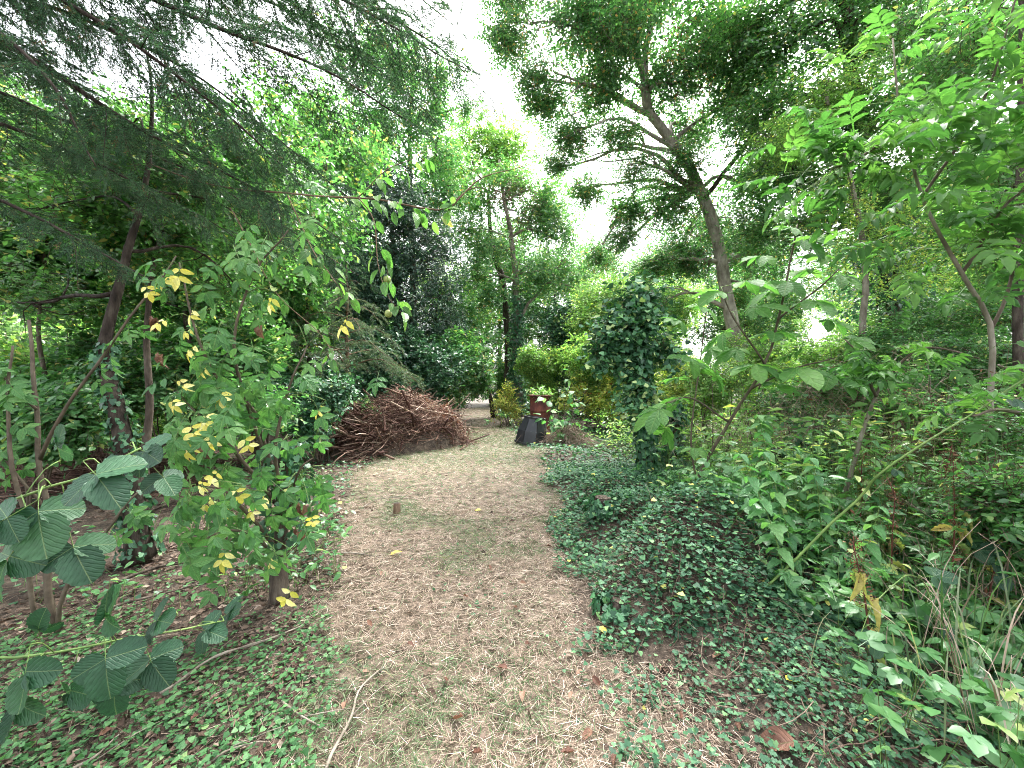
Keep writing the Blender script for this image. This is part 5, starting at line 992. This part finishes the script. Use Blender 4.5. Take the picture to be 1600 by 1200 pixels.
# tall grass tufts, dead dock stalks
def grass_tuft(px, py, d, n, h, mat, lab, sp=.22, w=.0022):
    b = P(px, py, d); b[2] = ground_z(b[0], b[1]); root = empty('grass_tuft', b, lab, 'grass')
    for kind, m in (('blade', n), ('stalk', max(2, n // 5))):
        g = Geo()
        for k in range(m):
            a = b + A(rng.normal(0, sp * .4), rng.normal(0, sp * .4), 0); L = h * rng.uniform(.6, 1.15) * (1.15 if kind == 'stalk' else 1); az = rng.uniform(0, 6.28); le = L * rng.uniform(.2, .6); e = a + A(math.cos(az) * le, math.sin(az) * le, L * rng.uniform(.55, .9))
            c = spline([a, (a + e) / 2 + A(0, 0, L * .22), e], 7)
            if kind == 'stalk': g.tube(c, np.linspace(.0022, .0012, 7), 4); 
            else:
                sd = unit(np.cross(e - a, A(0, 0, 1))); ww = w * rng.uniform(.7, 1.8) * np.array([.6, 1, 1.1, 1, .8, .5, .05]); V = np.concatenate([c - sd * ww[:, None], c + sd * ww[:, None]]); g.add(V, None, [(i, i + 7, i + 8, i + 1) for i in range(6)], rng.uniform(0, 1))
        g.build(kind + 's', M['straw'] if kind == 'stalk' else M[mat], root)
GT = [(1500, 1060, 1.75, 26, .75, 'grass', 'tall green and straw grass tuft in the lower right corner'), (1570, 1120, 1.6, 24, .8, 'straw', 'straw coloured grass tuft at the lower right edge'), (1440, 980, 2.1, 18, .7, 'straw', 'dry grass tuft among the docks'), (1120, 800, 3.9, 26, .5, 'grass', 'green grass tuft at the chestnut foot'), (1170, 790, 4.3, 20, .55, 'grass', 'second grass tuft right of the chestnut foot'),
      (1300, 760, 4.4, 20, .8, 'straw', 'dry grass tuft by the squat ivy stump'), (1380, 820, 3.4, 18, .8, 'straw', 'dry pale grass tuft behind the nettles'), (1540, 930, 2.2, 20, .95, 'straw', 'high dry grass tuft near the ash foot'), (1580, 1010, 1.9, 18, .9, 'grass', 'broad bladed green grass tuft at the right edge'), (1080, 780, 5.0, 14, .5, 'grass', 'thin grass tuft right of the ivy stump'), (1385, 1130, 1.7, 12, .4, 'grass', 'small grass tuft near the bottom right'), (1040, 860, 3.4, 12, .3, 'grass', 'little grass tuft on the ivy mound')]
for t_ in GT: grass_tuft(*t_)
ME_DOCK = [tm_mesh('dock_leaf', t_leaf(.34, 10, .10, .30, c, .4, .08), 'dockleaf') for c in (.4, .8, 1.1)]
def dock(px, py, d, h, lean, lab):
    b = P(px, py, d); b[2] = ground_z(b[0], b[1]); root = empty('dock_stalk', b, lab, 'weed'); tp = b + A(lean, 0, h); cv = wobble(spline([b, (b + tp) / 2, tp], 12), .03, 3)
    g = Geo(); g.tube(cv, np.linspace(.006, .0025, 12), 5); g.build('stem', M['stemred'], root)
    n = 420; k = 5 + 6 * rng.uniform(0, 1, n); i = k.astype(int); f = (k - i)[:, None]; p = cv[i] * (1 - f) + cv[np.minimum(i + 1, 11)] * f + .022 * rng.normal(size=(n, 3)); g = Geo(); g.scatter(T_HEX, p, rdir(n), rdir(n), rng.uniform(.006, .014, n), np.clip(rng.normal(.25, .2, n), 0, 1)); tag(g.build('seed_head', M['deadleaf'], root), kind='stuff')
    m = 7; i = rng.integers(1, 9, m); s = unit(rng.normal(size=(m, 3)) * A(1, 1, .2)); leaf_objs(root, ME_DOCK[rng.integers(3)], cv[i], unit(s + A(0, 0, -.45)), unit(A(0, -.3, .8) + .5 * rng.normal(size=(m, 3))), rng.uniform(.07, .125, m))
for a_ in [(1490, 1000, 2.2, 1.0, .0, 'tall rust brown dock stalk with curled yellow leaves near the right edge'), (1365, 1070, 1.9, .65, -.1, 'broken brown dock stalk with a yellowing leaf near the bottom right'), (1340, 900, 2.9, .8, .05, 'brown seeding dock behind the nettles'), (1420, 860, 3.1, .9, -.05, 'red brown dock stalk below the bramble cane'), (1470, 900, 2.7, .95, .08, 'dock stalk with dense red seed heads left of the tallest dock'), (1400, 960, 2.4, .8, -.05, 'yellow leaved dock between the nettles and the tallest dock'), (1540, 980, 2.2, .9, .1, 'leaning dock stalk right of the tallest dock'), (1560, 850, 3.0, 1.0, 0, 'far brown dock at the right edge')]: dock(*a_)
def tangle(name, lab, px, py, d, rx, rz_, n, mat, tint):
    c0 = P(px, py, d); root = empty(name, A(c0[0], c0[1], 0), lab, 'dead weeds'); c = c0 + rng.normal(size=(n, 3)) * A(rx, .35, rz_); c[:, 2] = np.maximum(c[:, 2], .08)
    dd = unit(rng.normal(size=(n, 3)) * A(1, .6, 1) + A(0, 0, .35)); l = rng.uniform(.06, .32, n)[:, None]; g = Geo(); m = c + .03 * rng.normal(size=(n, 3)); g.sticks(c - dd * l, m, .0022, .0018, np.clip(rng.normal(tint, .25, n), 0, 1)); g.sticks(m, m + unit(dd + .35 * rng.normal(size=(n, 3))) * l, .0018, .001, np.clip(rng.normal(tint, .25, n), 0, 1))
    tag(g.build('stem_mass', M[mat], root), kind='stuff')
    g = Geo(); m = n // 2; p = c[:m] + .06 * rng.normal(size=(m, 3)); g.scatter(T_HEXN, p, rdir(m), rdir(m), rng.uniform(.015, .045, m), np.clip(rng.normal(.35, .25, m), 0, 1)); tag(g.build('dead_leaves', M['deadleaf'], root), kind='stuff')
tangle('dead_weed_tangle', 'pale tangle of dead stems below the bushy shrub on the right', 1360, 640, 4.2, .5, .25, 420, 'twig', .85)
tangle('dead_weed_tangle', 'red brown tangle of dead stalks behind the bramble cane', 1450, 740, 3.3, .35, .3, 420, 'brush', .35)
tangle('dead_weed_tangle', 'dry pale stems between chestnut sapling and squat ivy stump', 1200, 690, 4.9, .5, .25, 320, 'twig', .9)
tangle('dead_weed_tangle', 'straw pale tangle of dry stalks beside the tallest dock', 1480, 860, 2.45, .28, .22, 160, 'twig', .9)
tangle('dead_weed_tangle', 'dry brown stalks rising at the right edge above the grass', 1560, 800, 2.7, .22, .25, 140, 'brush', .6)
tangle('dead_weed_tangle', 'dead brown stems under the ash fork', 1560, 720, 3.6, .3, .3, 260, 'brush', .5)
# thin dead stems and saplings poking through the right weeds
for i_, (x0, y0, x1, y1, d, r_, mt, lab) in enumerate([(1180, 760, 1150, 560, 4.8, .006, 'stembrown', 'thin dead stem left of the leaning trunk'), (1290, 780, 1265, 600, 4.4, .006, 'barkpale', 'thin pale dead stem behind the squat ivy stump'), (1390, 760, 1350, 570, 4.0, .007, 'barkpale', 'bleached dead stem leaning left below the ivy clad tree'), (1460, 720, 1440, 520, 4.0, .007, 'barkpale', 'forked pale dead stem left of the ash stem'),
        (1440, 830, 1290, 660, 3.6, .006, 'stembrown', 'long dead stem slanting left through the weeds'), (1350, 720, 1450, 600, 4.2, .005, 'barkpale', 'dead stem slanting right under the bushy shrub'), (1110, 700, 1105, 520, 4.5, .007, 'stembrown', 'thin upright stem left of the chestnut'), (1060, 760, 1035, 660, 5.0, .006, 'barkpale', 'pale twig standing beside the thin ivy stump')]):
    b = P(x0, y0, d); g = Geo(); b[2] = min(b[2], .4); g.tube(wobble(spline([A(b[0], b[1], 0), b, P((x0 + x1) / 2 + 6, (y0 + y1) / 2, d), P(x1, y1, d)], 12), .02, 4), np.linspace(r_, r_ * .4, 12), 5)
    m = P((x0 + x1) / 2, (y0 + y1) / 2, d); g.tube(spline([m, m + A(.12, 0, .15), m + A(.3, .05, .28)], 6), np.linspace(r_ * .6, .001, 6), 4); tag(g.build('dead_weed', M[mt]), lab, 'dead weed', 'dead weeds standing on the right')

# ------------------------------------------------------------------ stumps, sticks and fallen leaves
def stump(px, py, d, r_, h, lab, ivy=0, mt='barkdark'):
    b = P(px, py, d); b[2] = ground_z(b[0], b[1]); root = empty('cut_stump', b, lab, 'tree stump'); g = Geo(); z = np.array([-.05, .02, h * .5, h]); g.tube(np.stack([b[0] + 0 * z, b[1] + 0 * z, b[2] + z], -1), np.array([1.3, 1.15, 1, .95]) * r_, 11, .25); g.build('trunk', M[mt], root)
    g = Geo(); a = np.arange(11) * .571; V = np.concatenate([[b + A(0, 0, h + .012)], b + np.stack([r_ * .86 * np.cos(a), r_ * .86 * np.sin(a), 0 * a + h + .006], -1)]); g.add(V, [(0, 1 + i, 1 + (i + 1) % 11) for i in range(11)]); g.build('cut_face', M['bark'], root)
    if ivy: ivy_on(root, np.stack([b, b + A(0, 0, h)]), np.array([r_, r_]), ivy, .05, 0, 1, .1)
stump(620, 808, 4.6, .04, .13, 'little cut stub on the left edge of the path', 0, 'barkwarm'); stump(942, 858, 3.75, .09, .12, 'rotten stump half hidden in ivy on the right edge of the path', 260); stump(970, 985, 2.5, .06, .05, 'mossy low stump at the foot of the ivy mound', 150)
def ground_stick(pts, r_, mt, lab, cat='stick'):
    q = np.array([G(*(P(px, py, 930 / (py - 600))[:2]), .02 + z) for px, py, z in pts]); g = Geo(); g.tube(wobble(spline(q, 12), .012, 5), np.linspace(r_, r_ * .45, 12), 6, .1)
    if len(pts) > 2: g.tube(spline([q[1], q[1] + (q[2] - q[1]) * .4 + A(.08, .05, .02), q[1] + (q[2] - q[1]) * .7 + A(.14, .12, .0)], 5), np.linspace(r_ * .5, r_ * .2, 5), 4)
    return tag(g.build('fallen_stick', M[mt]), lab, cat, 'sticks lying on the ground')
for pts, r_, mt, lab in [([(508, 1195, .0), (545, 1120, .01), (560, 1080, .02), (600, 1040, .0)], .008, 'barkpale', 'pale curved stick on the lower left of the path'), ([(250, 1075, 0), (330, 1030, .02), (400, 1010, .01), (480, 975, 0)], .008, 'barkpale', 'long bent stick over the seedlings at lower left'), ([(160, 945, 0), (260, 925, .02), (330, 905, 0)], .01, 'bark', 'stick on the litter in front of the plum tree'), ([(180, 905, 0), (230, 890, .03), (300, 872, 0)], .016, 'bark', 'thick stick at the plum tree foot'),
        ([(500, 866, 0), (560, 868, .01), (612, 875, 0)], .007, 'barkpale', 'thin pale stick beside the yellow leaf on the path'), ([(440, 1090, 0), (470, 1120, .02), (520, 1140, 0)], .006, 'barkpale', 'short forked stick among the seedlings'), ([(320, 1180, 0), (360, 1160, .01), (420, 1150, 0)], .006, 'barkpale', 'short stick at the bottom left'), ([(110, 1190, 0), (150, 1175, .01), (190, 1130, 0)], .007, 'barkpale', 'stick at the bottom left corner'),
        ([(225, 800, 0), (300, 780, .05), (380, 772, .02)], .02, 'bark', 'fallen branch behind the plum trunk'), ([(60, 770, .05), (120, 762, .1), (215, 752, .05)], .025, 'barkwarm', 'fallen branch behind the elder stems'), ([(20, 740, .1), (110, 735, .1), (190, 728, .05)], .02, 'barkwarm', 'reddish fallen branch deep at far left'), ([(870, 845, 0), (900, 852, .02), (940, 840, .02)], .008, 'barkpale', 'pale stick leading to the rotten stump'), ([(560, 800, 0), (600, 786, .02), (640, 782, 0)], .007, 'barkpale', 'stick above the little cut stub'), ([(120, 1020, .0), (132, 1050, .03), (140, 1065, .0)], .012, 'barkpale', 'broken stick upright under the trailing bramble'), ([(950, 790, .02), (985, 800, .04), (1020, 790, .02)], .006, 'barkpale', 'dry stick on the ivy bank below the ivy column')]:
    ground_stick(pts, r_, mt, lab)
a, b = [], []
ME_FY, ME_FB = tm_mesh('yellow_fallen_leaf', t_leaf(.6, 6, .03, .12, .1, .45, .03), 'fallenyellow'), [tm_mesh('brown_fallen_leaf', t_leaf(.55, 6, .06, .25, c, .45, .06), 'fallenbrown') for c in (.1, -.3, .4)]
def fallen(px, py, me, s, lab, group):
    d = 930 / (py - 600); p = G(*(P(px, py, d)[:2]), .035); o = bpy.data.objects.new('fallen_leaf', me); C.objects.link(o); o.matrix_basis = frame_m(p, flat_dirs(1, .2)[0], up_normals(1, .3)[0], s); tag(o, lab, 'leaf', group)
for px, py, s, lab in [(610, 872, .10, 'bright yellow fallen leaf on the left of the path'), (937, 987, .075, 'yellow fallen leaf at the right path edge'), (1228, 1110, .085, 'yellow fallen leaf on the ivy at lower right'), (752, 803, .08, 'small yellow leaf further up the path')]: fallen(px, py, ME_FY, s, lab, 'yellow fallen leaves')
BR = [(565, 1052), (575, 985), (822, 1012), (790, 1050), (885, 1098), (820, 1085), (925, 1150), (940, 1078), (1005, 1078), (915, 1055), (600, 905), (625, 912), (730, 940), (800, 955), (810, 918), (545, 1096), (700, 1125), (960, 1190), (1150, 1140), (1060, 1130), (640, 1010), (520, 1010), (880, 1185), (760, 890), (960, 905), (690, 1060), (850, 860), (300, 1120), (150, 1140), (420, 1060), (480, 1110), (350, 1090), (930, 1000), (1120, 1050), (740, 1180), (1000, 1010)]
for k, (px, py) in enumerate(BR): fallen(px + rng.normal(0, 3), py, ME_FB[k % 3], rng.uniform(.035, .062), 'curled brown fallen leaf lying on the ground near the camera', 'brown fallen leaves')
fallen(1245, 1182, ME_FB[0], .16, 'large reddish curled dead leaf at the bottom right of the ivy', 'red dead leaf')
print('TRIANGLES', sum(sum(len(p.vertices) - 2 for p in m.polygons) if len(m.polygons) < 2000 else len(m.loops) - 2 * len(m.polygons) for m in bpy.data.meshes))
